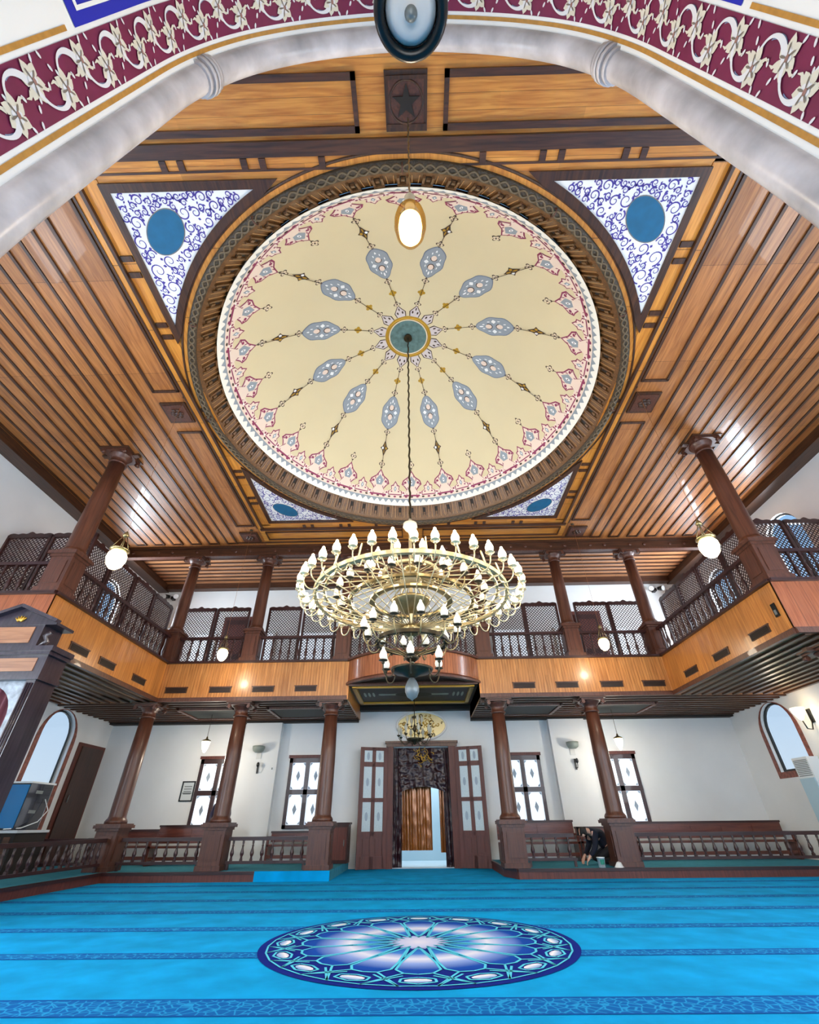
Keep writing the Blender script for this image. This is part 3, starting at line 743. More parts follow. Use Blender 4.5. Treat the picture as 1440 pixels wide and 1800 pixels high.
    bo = MB(); bo.lathe([(5.24, -.012), (5.24, -.03), (5.2, -.03), (5.2, -.012)], M_DARK, (0, 0, 0), 144, False); bo.lathe([(5.2, -.0145), (5.12, -.0145)], M_GOLDP, (0, 0, 0), 144, False); bo.build('ring_border', r)
dome()

# ---------------------------------------------------------------- gallery
SOF, GF = 4.2, 5.2
FL, FR, FY, FE = -7.9, 7.6, 14.0, 8.77          # faces of the gallery fronts
BC, BR = Vector((-.15, 15.5)), 2.5              # bowed balcony
BA = math.asin(2.0/2.5)
def gallery_slab():
    b = MB()
    def slab(x0, x1, y0, y1, z0, along):
        b.box(x0, x1, y0, y1, z0, GF, M_PLANKX)
        if along == 'x':
            y = y0+.2
            while y < y1-.1: b.box(x0+.02, x1-.02, y-.05, y+.05, z0-.045, z0, M_DARKX); y += .3
        elif along == 'y':
            x = x0+.2
            while x < x1-.1: b.box(x-.05, x+.05, y0+.02, y1, z0-.045, z0, M_DARK); x += .3
    slab(-WALLX+.01, FL-.05, FE+.05, FY, SOF, 'y'); slab(FR+.05, WALLX-.01, FE+.05, FY, SOF, 'y')
    slab(-WALLX+.01, -2.15, FY+.05, BACK-.01, SOF, 'x'); slab(1.85, WALLX-.01, FY+.05, BACK-.01, SOF, 'x')
    b.box(-2.15, 1.85, FY, BACK-.01, 4.6, GF, M_DARKX)
    pts = [(BC.x+BR*math.sin(a), BC.y-BR*math.cos(a)) for a in [-BA+2*BA*i/20 for i in range(21)]]
    b.prism(pts, lambda u, v, d: (u, v, d), 4.66, GF, M_DARKX)
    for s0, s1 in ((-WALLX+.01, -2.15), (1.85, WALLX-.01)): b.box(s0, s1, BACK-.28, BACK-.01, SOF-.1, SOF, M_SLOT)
    struct(b.build('ceiling_under_gallery'))
    # coffers under the rear gallery
    for k, (x0, x1) in enumerate(((-4.75, -3.0), (2.75, 4.45), (-7.6, -5.8), (5.6, 7.4))):
        r = thing('soffit_panel', ('dark framed panel under gallery left of the door, nearer the door', 'dark framed panel under gallery right of the door, nearer the door', 'dark framed panel under gallery in the left bay', 'dark framed panel under gallery in the right bay')[k], 'ceiling panel', ((x0+x1)/2, 15.6, SOF-.045), group='framed panels under the gallery')
        w = (x1-x0)/2; p = MB(); p.box(-w, w, -.75, .75, -.03, .0, mat('dark green panel', (22, 30, 28), .65)); p.build('panel', r)
        f = MB()
        for q in (-1, 1): f.box(q*w-.05, q*w+.05, -.8, .8, -.06, 0, M_BROWN); f.box(-w, w, q*.75-.05, q*.75+.05, -.06, 0, M_BROWN)
        f.build('frame', r)
    # painted panel above the entrance
    r = thing('entrance_soffit_panel', 'black and gold painted panel under the balcony above the entrance', 'ceiling panel', (-.15, 15.3, 4.6))
    p = MB(); p.box(-1.75, 1.75, -1.15, .95, -.03, -.001, mat('black painted panel', (14, 17, 16), .6)); p.build('panel', r)
    f = MB()
    for q in (-1, 1):
        f.box(q*1.8-.06, q*1.8+.06, -1.27, 1.07, -.09, -.001, M_GOLD)
    for y in (-1.2, 1.0): f.box(-1.86, 1.86, y-.06, y+.06, -.09, -.001, M_GOLD)
    f.box(-1.95, 1.95, -1.42, -1.3, -.06, -.001, M_BROWN)
    f.build('gilt_frame', r)
    o = MB(); pg = mat('pale grey green ornament', (140, 150, 134), .5)
    for q in (-1, 1):
        o.fan((q*.8, -.1, -.034), [(q*.8+.5*math.cos(a)*(1 if math.cos(a)*q < 0 else .7), -.1+.18*math.sin(a)*(1+.5*math.cos(2*a)), -.034) for a in [2*PI*i/20 for i in range(20)]], pg)
        for k in range(3): o.fan((q*(1.3+.14*k), -.1, -.034), [(q*(1.3+.14*k)+.04*math.cos(a), -.1+.3*math.sin(a), -.034) for a in [2*PI*i/10 for i in range(10)]], pg)
    o.fan((0, -.1, -.036), [(.6*math.cos(a), -.1+.3*math.sin(a), -.036) for a in [2*PI*i/24 for i in range(24)]], M_SLOT)
    o.build('ornament', r)
    s = MB()
    for x in (-2.15, 1.85): s.box(min(x, x+.04), max(x, x+.04), FY-.02, BACK-.02, SOF-.02, 4.62, M_FASCY)
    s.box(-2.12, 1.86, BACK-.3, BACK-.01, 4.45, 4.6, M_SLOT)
    struct(s.build('trim_1'))
gallery_slab()

VENT = MB(); VENT.box(-.33, .33, 0, .03, -.075, .075, M_DARKX)
for k in range(5): VENT.box(-.3, .3, -.012, 0, -.062+.027*k, -.046+.027*k, M_SLOT)
VENT.box(-.35, .35, -.01, .02, .075, .1, M_BROWN)
VENTM = VENT.mesh('vent_grille')
def front(name, label, p, q, m, vents, z0=SOF, z1=5.3, capw=.34):
    """straight gallery front from p to q (outer face on the right hand side walking p->q)"""
    p, q = Vector(p), Vector(q); d = (q-p); L = d.length; ang = math.atan2(d.y, d.x)
    r = thing(name, label, 'gallery front', (p.x, p.y, 0), ang, 'timber gallery fronts')
    b = MB(); b.box(0, L, 0, .04, z0, z1, m); b.build('cladding', r)
    c = MB(); c.box(-.03, L+.03, -.09, capw, z1, z1+.06, M_RED if m is not M_FASC else M_BROWN); c.build('ledge', r)
    c = MB(); c.box(0, L, -.05, .04, z0-.03, z0+.05, M_BROWN); c.box(0, L, -.03, .04, z0+.05, z0+.09, M_BROWN); c.build('lower_moulding', r)
    for v in vents: inst('vent_grille', VENTM, r, (v, -.022, 4.5))
    return r
def fcl(name, axis):  # cladding whose boards run along the local x axis
    return wood(name, (160, 100, 50), (198, 138, 78), 'z', 'x', .085, .1, .3, .22, 40, .15)
F_BACK = fcl('pine cladding rear', 'x')
F_SIDE = wood('pine cladding sides', (160, 96, 42), (196, 130, 64), 'z', 'x', .34, .012, .28, .26, 40, .2)
front('gallery_parapet', 'pine clad gallery front left of the bowed balcony, four dark vents', (FL, FY), (-2.15, FY), F_BACK, [.52, 1.87, 3.18, 4.48])
front('gallery_parapet', 'pine clad gallery front right of the bowed balcony, four dark vents', (1.85, FY), (FR, FY), F_BACK, [1.35, 2.65, 3.99, 5.25])
front('gallery_parapet', 'pine clad front of the left side gallery, above the kiosk', (FL, FE+.006), (FL, FY), F_SIDE, [1.34, 2.46, 4.0])
front('gallery_parapet', 'pine clad front of the right side gallery, vents and one socket', (FR, FY), (FR, FE+.006), F_SIDE, [1.26, 2.76, 4.3])
front('gallery_end_parapet', 'reddish end board of the left side gallery facing the camera', (-WALLX+.04, FE), (FL, FE), M_FASCE, [])
front('gallery_end_parapet', 'reddish end board of the right side gallery facing the camera', (FR, FE), (WALLX-.04, FE), M_FASCE, [])
sk = MB(); sk.box(-.06, .06, -.02, 0, -.14, .14, M_BLACK); sk.box(-.03, .03, -.028, -.02, -.1, .0, M_GREY)
o = sk.build('wall_socket', None, (FR-.005, 9.0, 4.75), -PI/2); tag(o, 'small black socket plate on the right gallery front, near its end', 'socket')

def bow():
    r = thing('bowed_balcony', 'curved balcony front bulging out above the entrance', 'gallery front', (BC.x, BC.y, 0))
    mw = wood('reddish balcony cladding', (132, 76, 48), (166, 104, 68), 'z', 'x', .085, .1, .25, .2, 40, .2)
    a0, a1 = -PI/2-BA, -PI/2+BA
    b = MB(); b.lathe([(BR, 4.62), (BR, 5.3)], mw, seg=40, cap=False, a0=a0, a1=a1); b.build('cladding', r)
    c = MB(); c.lathe([(BR-.3, 5.3), (BR+.09, 5.3), (BR+.09, 5.36), (BR-.3, 5.36)], M_BROWN, seg=40, cap=False, a0=a0, a1=a1, sm=False); c.build('ledge', r)
    c = MB(); c.lathe([(BR-.25, 4.62), (BR+.06, 4.58), (BR+.06, 4.64), (BR+.03, 4.67), (BR, 4.7)], M_BROWN, seg=40, cap=False, a0=a0, a1=a1, sm=False); c.build('lower_moulding', r)
bow()

# ---------------------------------------------------------------- columns
def pedestal(b, w, z0, z1, m):
    b.box(-w/2-.04, w/2+.04, -w/2-.04, w/2+.04, z0, z0+.1, m)
    b.box(-w/2, w/2, -w/2, w/2, z0+.1, z1-.16, m)
    for s in (-1, 1):
        b.box(-w/2+.09, w/2-.09, s*(w/2+.008)-.008, s*(w/2+.008)+.008, z0+.2, z1-.26, m); b.box(s*(w/2+.008)-.008, s*(w/2+.008)+.008, -w/2+.09, w/2-.09, z0+.2, z1-.26, m)
    b.box(-w/2-.03, w/2+.03, -w/2-.03, w/2+.03, z1-.16, z1-.1, m); b.box(-w/2-.08, w/2+.08, -w/2-.08, w/2+.08, z1-.1, z1-.03, m)
    b.box(-w/2-.05, w/2+.05, -w/2-.05, w/2+.05, z1-.03, z1, m)
def column_root(name, w, zp, zt, r0):
    """origin at the foot: pedestal up to zp, capital ends at zt"""
    r = bpy.data.objects.new(name, None); COL.objects.link(r)
    b = MB(); pedestal(b, w, 0, zp, M_BROWN); b.build('pedestal', r)
    s = MB(); s.lathe([(r0*1.28, zp), (r0*1.28, zp+.05), (r0*1.18, zp+.09), (r0*1.05, zp+.12), (r0, zp+.16), (r0*.98, zp+(zt-zp)*.5), (r0*.87, zt-.36)], M_BROWN, seg=24); s.build('shaft', r)
    c = MB(); c.lathe([(r0*1.0, zt-.38), (r0*1.04, zt-.36), (r0*1.0, zt-.33), (r0*.88, zt-.32), (r0*.88, zt-.2), (r0*1.0, zt-.18), (r0*1.25, zt-.1), (r0*1.3, zt-.08)], M_BROWN, seg=24)
    a = r0*1.55; c.box(-a, a, -a, a, zt-.08, zt-.035, M_BROWN); c.box(-a-.05, a+.05, -a-.05, a+.05, zt-.035, zt, M_DARKX)
    for sx_ in (-1, 1):
        for sy2 in (-1, 1): c.tube([(sx_*a*.86, sy2*(a+.02), zt-.13), (sx_*a*.86, sy2*(a-.08), zt-.13)], .05, M_BROWN, 12)
        c.box(min(sx_*a, sx_*(a+.16)), max(sx_*a, sx_*(a+.16)), -.06, .06, zt-.07, zt, M_DARKX)
    c.build('capital', r); return r
PF = .2
low = column_root('lower_column', .56, .99, SOF-.045-PF, .215)
first = [True]
def put(root, used, name, x, y, z, label, group):
    if used: o = dup(root, label, (x, y, z), 0, group)
    else: o = root; o.location = (x, y, z); o['label'] = label; o['group'] = group
    o['category'] = 'column'; return o
for k, (x, y, lb) in enumerate(((-8.17, 14.3, 'brown round column under the gallery, leftmost in the rear row'), (-5.35, 14.3, 'brown round column under the gallery with a person standing behind'),
        (-2.62, 14.3, 'brown round column under the gallery just left of the entrance'), (2.37, 14.3, 'brown round column under the gallery just right of the entrance'),
        (5.15, 14.3, 'brown round column under the gallery beside the kneeling person'), (8.3, 9.05, 'brown column under the near end of the right side gallery'))):
    put(low, k > 0, 'lower_column', x, y, PF if k < 5 else 0, lb, 'columns under the gallery')
upc = column_root('upper_column', .46, 1.06, 9.16-5.36, .2)
UPX = [(-8.07, 'upper gallery column at the left rear corner'), (-5.38, 'upper gallery column, second from the left rear corner'), (-2.4, 'upper gallery column at the left end of the bowed balcony'),
       (2.1, 'upper gallery column at the right end of the bowed balcony'), (5.0, 'upper gallery column, second from the right rear corner'), (7.7, 'upper gallery column at the right rear corner')]
for k, (x, lb) in enumerate(UPX): put(upc, k > 0, 'upper_column', x, 14.22, 5.36, lb, 'columns on the rear gallery front')
sdc = column_root('gallery_end_column', .5, 1.02, CEIL-5.36-.02, .22)
put(sdc, False, 'gallery_end_column', -8.12, 8.98, 5.36, 'tall brown column at the near end of the left gallery', 'columns at the gallery ends')
put(sdc, True, 'gallery_end_column', 7.85, 9.0, 5.36, 'tall brown column at the near end of the right gallery', 'columns at the gallery ends')

# ---------------------------------------------------------------- balustrades
def baluster_mesh(h, m):
    b = MB(); b.box(-.03, .03, -.03, .03, 0, h*.1, m); b.box(-.03, .03, -.03, .03, h*.9, h, m)
    b.lathe([(.02, h*.1), (.034, h*.13), (.024, h*.17), (.046, h*.28), (.05, h*.36), (.03, h*.52), (.02, h*.64), (.032, h*.68), (.02, h*.72), (.03, h*.84), (.024, h*.9)], m, seg=10, cap=False)
    return b.mesh('baluster')
BAL_UP = baluster_mesh(.72, M_REDZ); BAL_LOW = baluster_mesh(.46, M_REDZ)
def balustrade(p, q, z0, h, label, me, group, step=.255, foot=.0, post=None):
    p, q = Vector(p), Vector(q); d = q-p; L = d.length
    r = thing('balustrade', label, 'balustrade', (p.x, p.y, z0), math.atan2(d.y, d.x), group)
    b = MB(); b.box(0, L, -.05, .05, h-.08, h, M_RED); b.build('top_rail', r)
    b = MB(); b.box(0, L, -.04, .04, foot, foot+.06, M_RED)
    if foot: 
        for x in (.06, L-.06): b.box(x-.03, x+.03, -.03, .03, 0, foot, M_RED)
    b.build('bottom_rail', r)
    n = max(1, int(L/step)); 
    for i in range(n): inst('baluster', me, r, ((i+.5)*L/n, 0, foot+.06))
    return r
G1 = 'balustrades of the upper gallery'
ux = [u[0] for u in UPX]
for a, c, lb in ((0, 1, 'dark turned balustrade on the rear gallery, leftmost bay'), (1, 2, 'dark turned balustrade on the rear gallery, left of the balcony'),
                 (3, 4, 'dark turned balustrade on the rear gallery, right of the balcony'), (4, 5, 'dark turned balustrade on the rear gallery, rightmost bay')):
    balustrade((ux[a]+.24, 14.22), (ux[c]-.24, 14.22), 5.36, .86, lb, BAL_UP, G1)
balustrade((-8.07, 9.25), (-8.07, 13.97), 5.36, .86, 'dark turned balustrade along the left side gallery', BAL_UP, G1)
balustrade((7.75, 13.97), (7.75, 9.27), 5.36, .86, 'dark turned balustrade along the right side gallery', BAL_UP, G1)
balustrade((-WALLX+.05, 8.98), (-8.4, 8.98), 5.36, .86, 'dark balustrade across the near end of the left gallery', BAL_UP, G1)
balustrade((8.12, 9.0), (WALLX-.05, 9.0), 5.36, .86, 'dark balustrade across the near end of the right gallery', BAL_UP, G1)
def bow_rail():
    r = thing('balcony_balustrade', 'dark curved balustrade on the bowed balcony, behind the chandelier', 'balustrade', (BC.x, BC.y, 5.36), 0, G1)
    R = BR-.12; a0, a1 = -PI/2-BA+.1, -PI/2+BA-.1
    for nm, z, hh, w in (('top_rail', .78, .08, .1), ('bottom_rail', 0, .06, .08)):
        b = MB(); b.lathe([(R-w/2, z), (R+w/2, z), (R+w/2, z+hh), (R-w/2, z+hh), (R-w/2, z)], M_RED, seg=30, cap=False, a0=a0, a1=a1, sm=False); b.build(nm, r)
    for i in range(17): a = a0+(a1-a0)*(i+.5)/17; inst('baluster', BAL_UP, r, (R*math.cos(a), R*math.sin(a), .06), a)
bow_rail()

# platform of the side aisles
def platform():
    b = MB(); z = PF
    def riser(p, q):
        p, q = Vector(p), Vector(q); b.beam((p.x, p.y, z-.03), (q.x, q.y, z-.03), .08, .06, M_RED); b.beam((p.x, p.y, z/2-.03), (q.x, q.y, z/2-.03), .04, z-.06, M_DOOR)
    b.box(-WALLX+.01, FL-.0, 8.9, 13.87, .0, z-.005, M_CARP2); b.box(-WALLX+.01, -2.25, 13.87, BACK-.01, 0, z-.005, M_CARP2)
    riser((FL, 8.9), (FL, 13.87)); riser((FL, 13.87), (-4.1, 13.87)); riser((FL, 8.9), (-WALLX, 8.9))
    b.box(-4.1, -2.25, 13.84, 13.9, 0, z, M_CARP)
    pts = [(2.12, BACK-.01), (2.12, 14.6), (2.35, 13.87), (WALLX-.01, 13.87), (WALLX-.01, BACK-.01)]
    b.prism(pts, lambda u, v, d: (u, v, d), .0, z-.005, M_CARP2)
    riser((2.35, 13.87), (WALLX-.01, 13.87)); riser((2.12, 14.6), (2.35, 13.87)); riser((2.12, BACK-.02), (2.12, 14.6))
    o = b.build('floor_platform'); struct(o)
platform()
G2 = 'balustrades under the gallery'
balustrade((-10.9, 14.3), (-8.5, 14.3), PF, .68, 'low balustrade beside the left wall under the gallery', BAL_LOW, G2, foot=.12)
balustrade((-7.84, 14.3), (-5.68, 14.3), PF, .68, 'low balustrade in front of the left wooden bench', BAL_LOW, G2, foot=.12)
balustrade((-5.02, 14.3), (-2.95, 14.3), PF, .68, 'low balustrade with white wall behind, left of entrance', BAL_LOW, G2, foot=.12)
balustrade((2.7, 14.3), (3.95, 14.3), PF, .68, 'short low balustrade right of the entrance beside the kneeling person', BAL_LOW, G2, foot=.12)
balustrade((5.48, 14.3), (10.3, 14.3), PF, .68, 'long low balustrade at the right end under the gallery', BAL_LOW, G2, foot=.12)
balustrade((-8.1, 9.2), (-8.1, 13.95), PF, .68, 'low balustrade running along the left aisle platform', BAL_LOW, G2, foot=.12)

# ---------------------------------------------------------------- lattice screens
def lattice_mesh(w, h):
    b = MB(); st = .074; t = .0105
    M_LAT = mat('dark lattice wood', (46, 24, 28), .6)
    def strip(p, q, y):
        d = Vector((q[0]-p[0], 0, q[1]-p[1])); l = d.length
        if l < .02: return
        d /= l; n = Vector((-d.z, 0, d.x))*t
        P, Q = Vector((p[0], y, p[1])), Vector((q[0], y, q[1])); k = b.add([P-n, Q-n, Q+n, P+n, P-n+Vector((0, .012, 0)), Q-n+Vector((0, .012, 0)), Q+n+Vector((0, .012, 0)), P+n+Vector((0, .012, 0))])
        b.face((k, k+1, k+2, k+3), M_LAT); b.face((k+7, k+6, k+5, k+4), M_LAT); b.face((k, k+4, k+5, k+1), M_LAT); b.face((k+3, k+2, k+6, k+7), M_LAT)
    c = -h
    while c < w+h:
        # line x - z = c  and  x + z = c + h
        x0, x1 = max(0, c), min(w, c+h)
        if x1 > x0: strip((x0-w/2, x0-c), (x1-w/2, x1-c), 0.); strip((x0-w/2, h-(x0-c)), (x1-w/2, h-(x1-c)), .012)
        c += st*1.414
    return b.mesh('lattice')
def screen_root(w, h):
    r = bpy.data.objects.new('lattice_screen', None); COL.objects.link(r)
    f = MB()
    for s in (-1, 1): f.box(s*(w/2-.035)-.035, s*(w/2-.035)+.035, -.035, .035, 0, h, M_REDZ)
    f.box(-w/2, w/2, -.035, .035, 0, .1, M_RED); f.box(-w/2, w/2, -.035, .035, h-.08, h, M_RED); f.build('frame', r)
    inst('lattice', lattice_mesh(w-.14, h-.18), r, (0, -.01, .1))
    c = MB(); P = [(-w/2, 0), (w/2, 0), (w/2, .03)] + [(w/2*(1-2*i/24), .035+.03*abs(math.cos(PI*2.5*(1-2*i/24)))+.05*math.exp(-((1-2*i/24)/.16)**2)) for i in range(1, 24)] + [(-w/2, .03)]
    c.prism(P, lambda u, v, d: (u, d, v+h), -.015, .015, M_REDZ); c.build('crest', r)
    r['category'] = 'screen'; return r
G3 = 'lattice screens on the gallery'
scr = screen_root(1.22, 2.42)
ST = [(-7.93, 15.2, 0, 'dark lattice screen on the rear gallery in the leftmost bay, outer leaf'), (-6.68, 15.2, 0, 'dark lattice screen on the rear gallery in the leftmost bay, inner leaf'),
      (-4.78, 15.2, 0, 'lattice screen behind the second bay rail from the left, outer leaf'), (-3.5, 15.2, 0, 'lattice screen behind the second bay rail from the left, inner leaf'),
      (-1.9, 15.9, 0, 'lattice screen behind the chandelier, left of the balcony middle'), (-.55, 15.9, 0, 'lattice screen behind the chandelier, left leaf at the balcony middle'), (.7, 15.9, 0, 'lattice screen behind the chandelier, right leaf at the balcony middle'),
      (1.95, 15.9, 0, 'lattice screen behind the chandelier, right of the balcony middle'),
      (3.25, 15.2, 0, 'lattice screen behind the second bay rail from the right, inner leaf'), (4.48, 15.2, 0, 'lattice screen behind the second bay rail from the right, outer leaf'),
      (6.3, 15.2, 0, 'dark lattice screen on the rear gallery in the rightmost bay, inner leaf'), (7.53, 15.2, 0, 'dark lattice screen on the rear gallery in the rightmost bay, outer leaf')]
for k in range(4):
    ST.append((-8.9, 10.65+1.25*k, PI/2, 'lattice screen along the left side gallery, %s' % ('nearest to the camera', 'in front of the arched window', 'third from the camera', 'farthest at the rear corner')[k]))
    ST.append((8.75, 10.65+1.25*k, -PI/2, 'lattice screen along the right side gallery, %s' % ('nearest to the camera', 'in front of the arched window', 'third from the camera', 'farthest at the rear corner')[k]))
for k, x in enumerate((-10.35, -9.1+.0)): ST.append((x-.1, 9.98, 0, 'lattice screen across the near end of the left gallery, %s' % ('by the wall', 'by the column')[k]))
for k, x in enumerate((10.35, 9.1)): ST.append((x+.05, 9.98, 0, 'lattice screen across the near end of the right gallery, %s' % ('by the wall', 'before the arched window')[k]))
for k, (x, y, a, lb) in enumerate(ST):
    if k == 0: o = scr; o.location = (x, y, GF); o['label'] = lb; o['group'] = G3
    else: dup(scr, lb, (x, y, GF), a, G3)
# glowing windows added on the upper rear wall to brighten screens and gallery
for k, (x0, x1) in enumerate(((-6.5, -5.7), (-4.9, -3.3), (3.0, 4.6), (5.5, 6.1), (7.6, 8.4), (-9.0, -8.1))):
    r = sname('window_%d' % (30+k)); b = MB(); b.box(x0, x1, BACK-.05, BACK-.001, GF+.3, GF+2.3, M_WPL); b.build('window_frame', r)
    b = MB(); b.box(x0+.08, x1-.08, BACK-.06, BACK-.051, GF+.38, GF+2.22, M_PANE); b.build('window_pane', r)
# doors on the upper rear wall
for k, x in enumerate((-7.3, 6.85)):
    r = sname('door_%d' % (5+k)); r.location = (x, BACK-.02, GF); b = MB(); b.box(-.6, .6, -.05, 0, 0, 2.95, M_DOOR); b.build('door_frame', r)
    b = MB(); b.box(-.47, .47, -.08, -.05, 0, 2.8, M_REDZ); b.box(-.33, .33, -.1, -.08, .2, 1.2, M_DOOR); b.box(-.33, .33, -.1, -.08, 1.4, 2.6, M_DOOR); b.build('door_panel', r)

# ---------------------------------------------------------------- rear wall: doors, windows, wall things
def leaf(num, hx, sgn, ang):
    """glazed door leaf, hinge at hx, swinging outward along sgn*x, standing slightly off the wall"""
    r = sname('door_%d' % num); r.location = (hx, 17.17, .01); r.rotation_euler = (0, 0, -sgn*ang); W_, H_ = .93, 3.26; b = MB()
    X = lambda a, c: (min(sgn*a, sgn*c), max(sgn*a, sgn*c))
    def bx(mb, a, c, z0, z1, y0=-.05, y1=0., m=M_DOOR): x0, x1 = X(a, c); mb.box(x0, x1, y0, y1, z0, z1, m)
    for a, c in ((0, .13), (W_/2-.06, W_/2+.06), (W_-.13, W_)): bx(b, a, c, 0, H_)
    for z0, z1 in ((0, .3), (.8, .92), (1.69, 1.8), (2.68, 2.82), (3.16, H_)): bx(b, .1, W_-.1, z0, z1)
    b.build('door_frame', r)
    for c in (0, 1):
        a0, a1 = (.13, W_/2-.06) if c == 0 else (W_/2+.06, W_-.13)
        for z0, z1 in ((.92, 1.69), (1.8, 2.68), (2.82, 3.16)):
            g = MB(); bx(g, a0, a1, z0, z1, -.03, -.02, M_FROSTD)
            mx = (a0+a1)/2*sgn; mz = (z0+z1)/2
            g.fan((mx, -.032, mz), [(mx+.05*math.cos(t), -.032, mz+.12*math.sin(t)) for t in [2*PI*i/12 for i in range(12)]], M_ETCH); g.build('glass_pane', r)
        g = MB(); bx(g, a0, a1, .3, .8, -.03, -.02); bx(g, a0+.05, a1-.05, .37, .73, -.045, -.03); g.build('lower_panel', r)
leaf(1, -1.1, -1, .3); leaf(2, 1.22, 1, .3)
from mathutils import noise as noise_
def entrance():
    r = sname('door_3'); b = MB()
    for x0, x1 in ((-1.1, -.9), (1.0, 1.24)): b.box(x0, x1, BACK-.14, BACK+.02, 0, 3.42, M_DOOR)
    b.box(-1.14, 1.3, BACK-.16, BACK+.02, 3.3, 3.42, M_BROWN); b.box(-1.18, 1.33, BACK-.2, BACK, 3.4, 3.47, M_BROWN); b.build('door_frame', r)
    # dark padded curtain: side falls and gathered valance
    q = thing('entrance_curtain', 'dark maroon padded curtain with gold emblem in the entrance', 'curtain', (.05, BACK+.1, 0))
    ml = mat('dark maroon leather', (40, 12, 20), .3, bump=.6, nscale=16); rnd = random.Random(5)
    def cloth(name, x0, x1, z0, z1, m, amp, fold, y=0., nx=40, nz=30, low=0., sag=None):
        c = MB(); ks = []
        ph = [rnd.uniform(0, 6) for _ in range(6)]
        for j in range(nz+1):
            z = z0+(z1-z0)*j/nz; row = []
            for i in range(nx+1):
                u = i/nx; x = x0+(x1-x0)*u
                zz = z+(sag(u)*(1-j/nz) if sag else 0)
                yy = y+amp*(math.sin(fold*u*2*PI+ph[0])+.5*math.sin(fold*2.3*u*2*PI+ph[1]+j*.1)+low*(noise_.noise(Vector((x*5, z*7, 3.1)))*1.6+noise_.noise(Vector((x*14, z*18, 1.))*1.)))
                row.append((x, yy, zz))
            ks.append(c.add(row))
        for j in range(nz):
            for i in range(nx): c.face((ks[j]+i, ks[j]+i+1, ks[j+1]+i+1, ks[j+1]+i), m, True)
        return c.build(name, q)
    cloth('side_fall', -.95, -.66, 0.02, 3.28, ml, .03, 1.5, -.02, 14, 60, .6)
    cloth('side_fall', .72, .96, 0.02, 3.28, ml, .03, 1.5, -.02, 14, 60, .6)
    cloth('valance', -.75, .8, 2.12, 3.28, ml, .025, 3, -.06, 50, 40, 1.0, lambda u: -.16*abs(2*u-1)**2)
    e = MB()
    for k in range(26):
        x, z = rnd.gauss(-.02, .17), 2.98+rnd.gauss(0, .13); a = rnd.uniform(0, 2*PI); pts = []
        for i in range(9): t = i/8; pts.append((x+.16*(t-.5)*math.cos(a)+.05*math.sin(5*t), -.115, z+.16*(t-.5)*math.sin(a)+.04*math.cos(5*t)))
        e.tube(pts, .009, M_GOLD, 5)
    e.build('gold_emblem', q)
    # golden brown sheet curtain behind, parted at the right
    p = thing('sheet_curtain', 'glossy golden brown curtain hanging below the maroon valance, parted right', 'curtain', (.05, BACK+.45, 0)); q = p
    mg = mat('golden brown film', (150, 88, 34), .18, .25, spec=.8)
    cloth('curtain_sheet', -.72, .32, .42, 2.5, mg, .03, 3.5, .0, 60, 20, .3)
    cloth('curtain_sheet', .58, .78, .36, 2.5, mg, .02, 1.5, .0, 14, 20, .3)
    v = MB(); wv = mat('pale cyan vestibule wall', (186, 210, 220), .8)
    v.box(-1.6, -1.55, BACK+.72, 20.4, 0, 3.4, wv); v.box(1.75, 1.8, BACK+.72, 20.4, 0, 3.4, wv); v.box(-1.6, 1.8, BACK+.72, 20.4, 3.4, 3.45, wv); v.box(-1.6, 1.8, 20.4, 20.45, 0, 3.4, wv)
    struct(v.build('wall_vestibule'))
entrance()
area('daylight_fill', (.1, 19.2, 3.38), (0, 0, 0), 2.4, 2.0, 90, DAY)  # hidden ceiling light added to brighten the vestibule

def win2(num, x0, x1, z0=1.02, z1=3.06):
    r = sname('window_%d' % num); b = MB(); Y0, Y1 = BACK-.07, BACK-.001; w = .11
    for a, c in ((x0, x0+w), (x1-w, x1)): b.box(a, c, Y0, Y1, z0, z1, M_RED)
    b.box(x0-.04, x1+.04, Y0-.03, Y1, z1-.06, z1+.03, M_DOOR); b.box(x0, x1, Y0, Y1, z1-.2, z1-.06, M_RED); b.box(x0, x1, Y0, Y1, z0, z0+.1, M_RED)
    xm = (x0+x1)/2; b.box(xm-.07, xm+.07, Y0-.01, Y1, z0, z1, M_RED); b.box(x0, x1, Y0-.01, Y1, 1.94, 2.08, M_RED); b.build('window_frame', r)
    for a, c in ((x0+w, xm-.07), (xm+.07, x1-w)):
        for d, e in ((z0+.1, 1.94), (2.08, z1-.2)):
            p = MB(); p.box(a, c, BACK-.035, BACK-.03, d, e, M_PANE); m_, n_ = (a+c)/2, (d+e)/2
            for q in (.05, .1): p.fan((m_, BACK-.037-q*.01, n_), [(m_+q*.7*math.cos(t)*abs(math.cos(t)), BACK-.037-q*.01, n_+q*1.6*math.sin(t)*abs(math.sin(t))) for t in [2*PI*i/16 for i in range(16)]], M_ETCH if q > .07 else M_GREY)
            for sx_ in (a, c):
                for sz in (d, e): s_ = 1 if sx_ == a else -1; t_ = 1 if sz == d else -1; p.fan((sx_+s_*.02, BACK-.038, sz+t_*.02), [(sx_+s_*.01, BACK-.038, sz+t_*.01), (sx_+s_*.1, BACK-.038, sz+t_*.015), (sx_+s_*.015, BACK-.038, sz+t_*.1)], M_ETCH)
            p.build('window_pane', r)
wn = 20
for x0, x1 in ((-7.52, -6.2), (-4.45, -3.18), (2.85, 4.1), (6.0, 7.32)): wn += 1; win2(wn-7, x0, x1)
